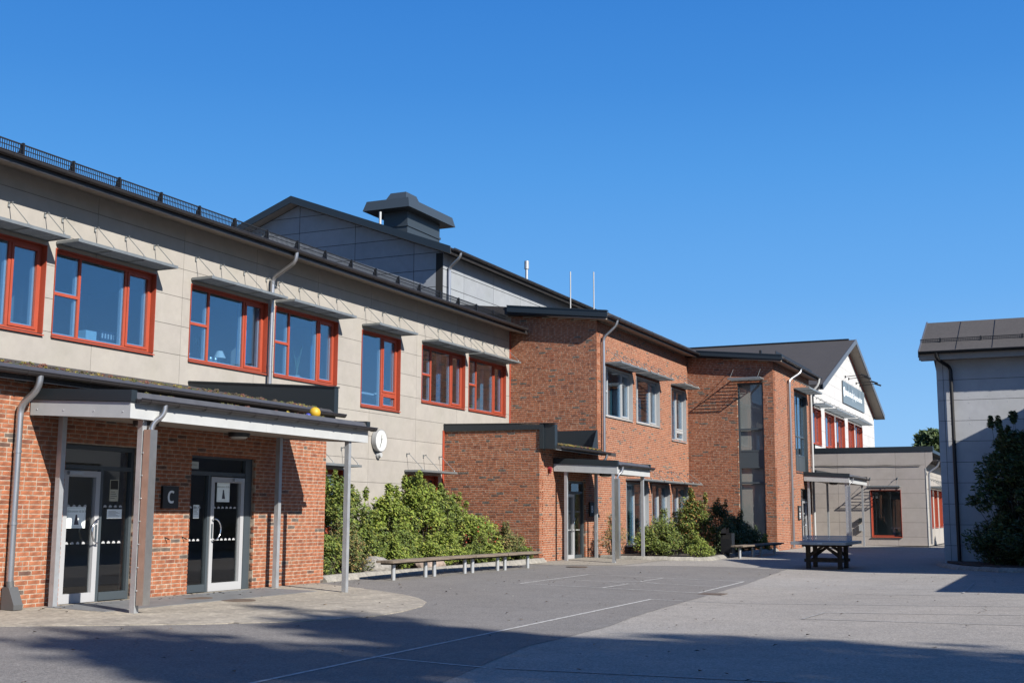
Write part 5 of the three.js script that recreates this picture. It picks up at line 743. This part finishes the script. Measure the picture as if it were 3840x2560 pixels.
for (const [x, z, h, r, l] of [[44.4, 2.0, 1.75, .8, 'dark shaded shrub behind the litter bin'], [45.4, 2.3, 1.4, .8, 'dark shaded shrub behind the first shaded bench'], [46.4, 2.4, 1.15, .75, 'dark shaded shrub beside the tall stair window'], [47.6, 2.5, .85, .7, 'low shaded shrub under the tall stair window'], [44.8, .8, 1.6, .9, 'dark shaded shrub against the brick wing'], [42.4, 2.9, 1.1, .55, 'low dark bush touching the litter bin']]) shrub('shrub', l, S3, x, z, h, r, r * .8, 2600, .085, DARKG, { clumps: 26 });
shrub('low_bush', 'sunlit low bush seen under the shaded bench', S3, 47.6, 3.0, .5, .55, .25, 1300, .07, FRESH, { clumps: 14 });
const S4 = 'dark shrubs before the grey side house';
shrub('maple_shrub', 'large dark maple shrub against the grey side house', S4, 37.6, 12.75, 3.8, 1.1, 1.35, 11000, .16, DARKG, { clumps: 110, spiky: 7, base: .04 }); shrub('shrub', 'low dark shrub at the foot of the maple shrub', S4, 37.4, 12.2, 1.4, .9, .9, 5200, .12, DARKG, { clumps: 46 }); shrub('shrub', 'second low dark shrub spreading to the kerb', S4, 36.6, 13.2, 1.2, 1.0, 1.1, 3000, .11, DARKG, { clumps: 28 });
shrub('low_bush', 'green bush at the far corner of the low taupe wing', 'bushes beyond the yard', 63.5, 8.9, 1.1, .9, .6, 1500, .1, GREEN, { clumps: 18 });
// tall trees behind the photographer; their shade falls over the near asphalt
const clump = (() => { const g = []; for (let i = 0; i < 9; i++) { const l = leafGeo.clone(); l.scale(.55, .55, .55); l.rotateX(rr(-1, 1)); l.rotateY(rr(0, 6)); l.rotateZ(rr(-1, 1)); l.translate(rr(-.45, .45), rr(-.3, .3), rr(-.45, .45)); g.push(l); } return mergeGeometries(g); })();
function tree(name, label, group, x, z, h, cr, c0, n, size, pal, conifer) {
  const y0 = gh(x, z), T = thing(name, label, 'tree', [x, y0, z], group), limbs = [], C = [];
  part('trunk', [tube([x, y0 - .1, z], [x + .1, y0 + h * .5, z], h * .018, 10, h * .012), tube([x + .1, y0 + h * .5, z], [x, y0 + h * .97, z], h * .012, 8, h * .003)], M.bark, T);
  const nb = conifer ? 46 : 34; for (let i = 0; i < nb; i++) { const t = c0 + (1 - c0) * Math.pow((i + .5) / nb, .9), a = i * 2.4 + rr(-.4, .4), w = conifer ? cr * (1.02 - (t - c0) / (1 - c0)) + .25 : cr * Math.sin(Math.PI * Math.min(.97, .14 + .84 * (t - c0) / (1 - c0))) * rr(.55, 1.05), s = [x, y0 + h * (t - .04), z], e = [x + Math.cos(a) * w, y0 + h * t + (conifer ? -.12 * w : .25 * w), z + Math.sin(a) * w]; limbs.push(tube(s, e, h * .004, 5, h * .0015)); for (let k = .35; k <= 1; k += .22) C.push([s[0] + (e[0] - s[0]) * k, s[1] + (e[1] - s[1]) * k, s[2] + (e[2] - s[2]) * k, conifer ? .5 : .85]); }
  part('limbs', limbs, M.bark, T);
  const im = new THREE.InstancedMesh(clump, leafMat, n), D = new THREE.Object3D(), col = new THREE.Color();
  for (let i = 0; i < n; i++) { const c = pick(C), s = size * rr(.7, 1.3); D.position.set(c[0] + rr(-1, 1) * c[3] - x, c[1] + rr(-.6, .6) * c[3] - y0, c[2] + rr(-1, 1) * c[3] - z); D.rotation.set(rr(-.6, .6), rr(0, 6.3), rr(-.6, .6)); D.scale.set(s, s, s); D.updateMatrix(); im.setMatrixAt(i, D.matrix); const q = pick(pal), b = rr(.8, 1.2); col.setRGB(q[0] * b, q[1] * b, q[2] * b); im.setColorAt(i, col); }
  im.name = 'crown'; im.userData.kind = 'stuff'; shade(im); T.add(im);
}
const TREES = [[3.1, 35.6, 22, 1.9, 0], [-.4, 35.2, 22, 1.8, 0], [2.8, 40.9, 22, 2.0, 0], [.5, 38.6, 22, 2.0, 0], [.9, 44.5, 22, 2.3, 0], [-3.5, 42, 22, 2.3, 0], [18, 62, 20, 3.4, 0], [26, 64, 19, 3, 1], [34, 61, 18, 3, 1], [43, 64, 20, 3, 1], [52, 61, 19, 3, 1], [62, 62, 20, 3.4, 0]];
const ST = 'tall trees standing behind the yard';
for (const [x, z, h, r, c] of TREES) tree(c ? 'spruce_tree' : 'birch_tree', c ? 'tall spruce standing behind the yard out of the picture' : 'tall broad birch standing behind the yard out of the picture', ST + (c ? ', spruces' : ', birches'), x, z, h, r, c ? .12 : .45, c ? 2600 : 300, c ? .8 : .9, c ? DARKG : GREEN, c);
for (const [x, z, h] of [[102, 4.1, 7.7], [108, 5.0, 7.6], [97, 6.4, 6.6], [112, 2.6, 8.4]]) tree('distant_tree', 'dark distant tree showing over the low roof beside the grey house', 'distant trees between the buildings', x, z, h, 3, .15, 1500, 1.1, DARKG, true);

const renderer = new THREE.WebGLRenderer({ antialias: true });
renderer.setSize(1024, 682); renderer.toneMapping = THREE.LinearToneMapping; renderer.toneMappingExposure = EXPOSURE; renderer.shadowMap.enabled = true; renderer.shadowMap.type = THREE.PCFSoftShadowMap;
renderer.render(scene, camera);
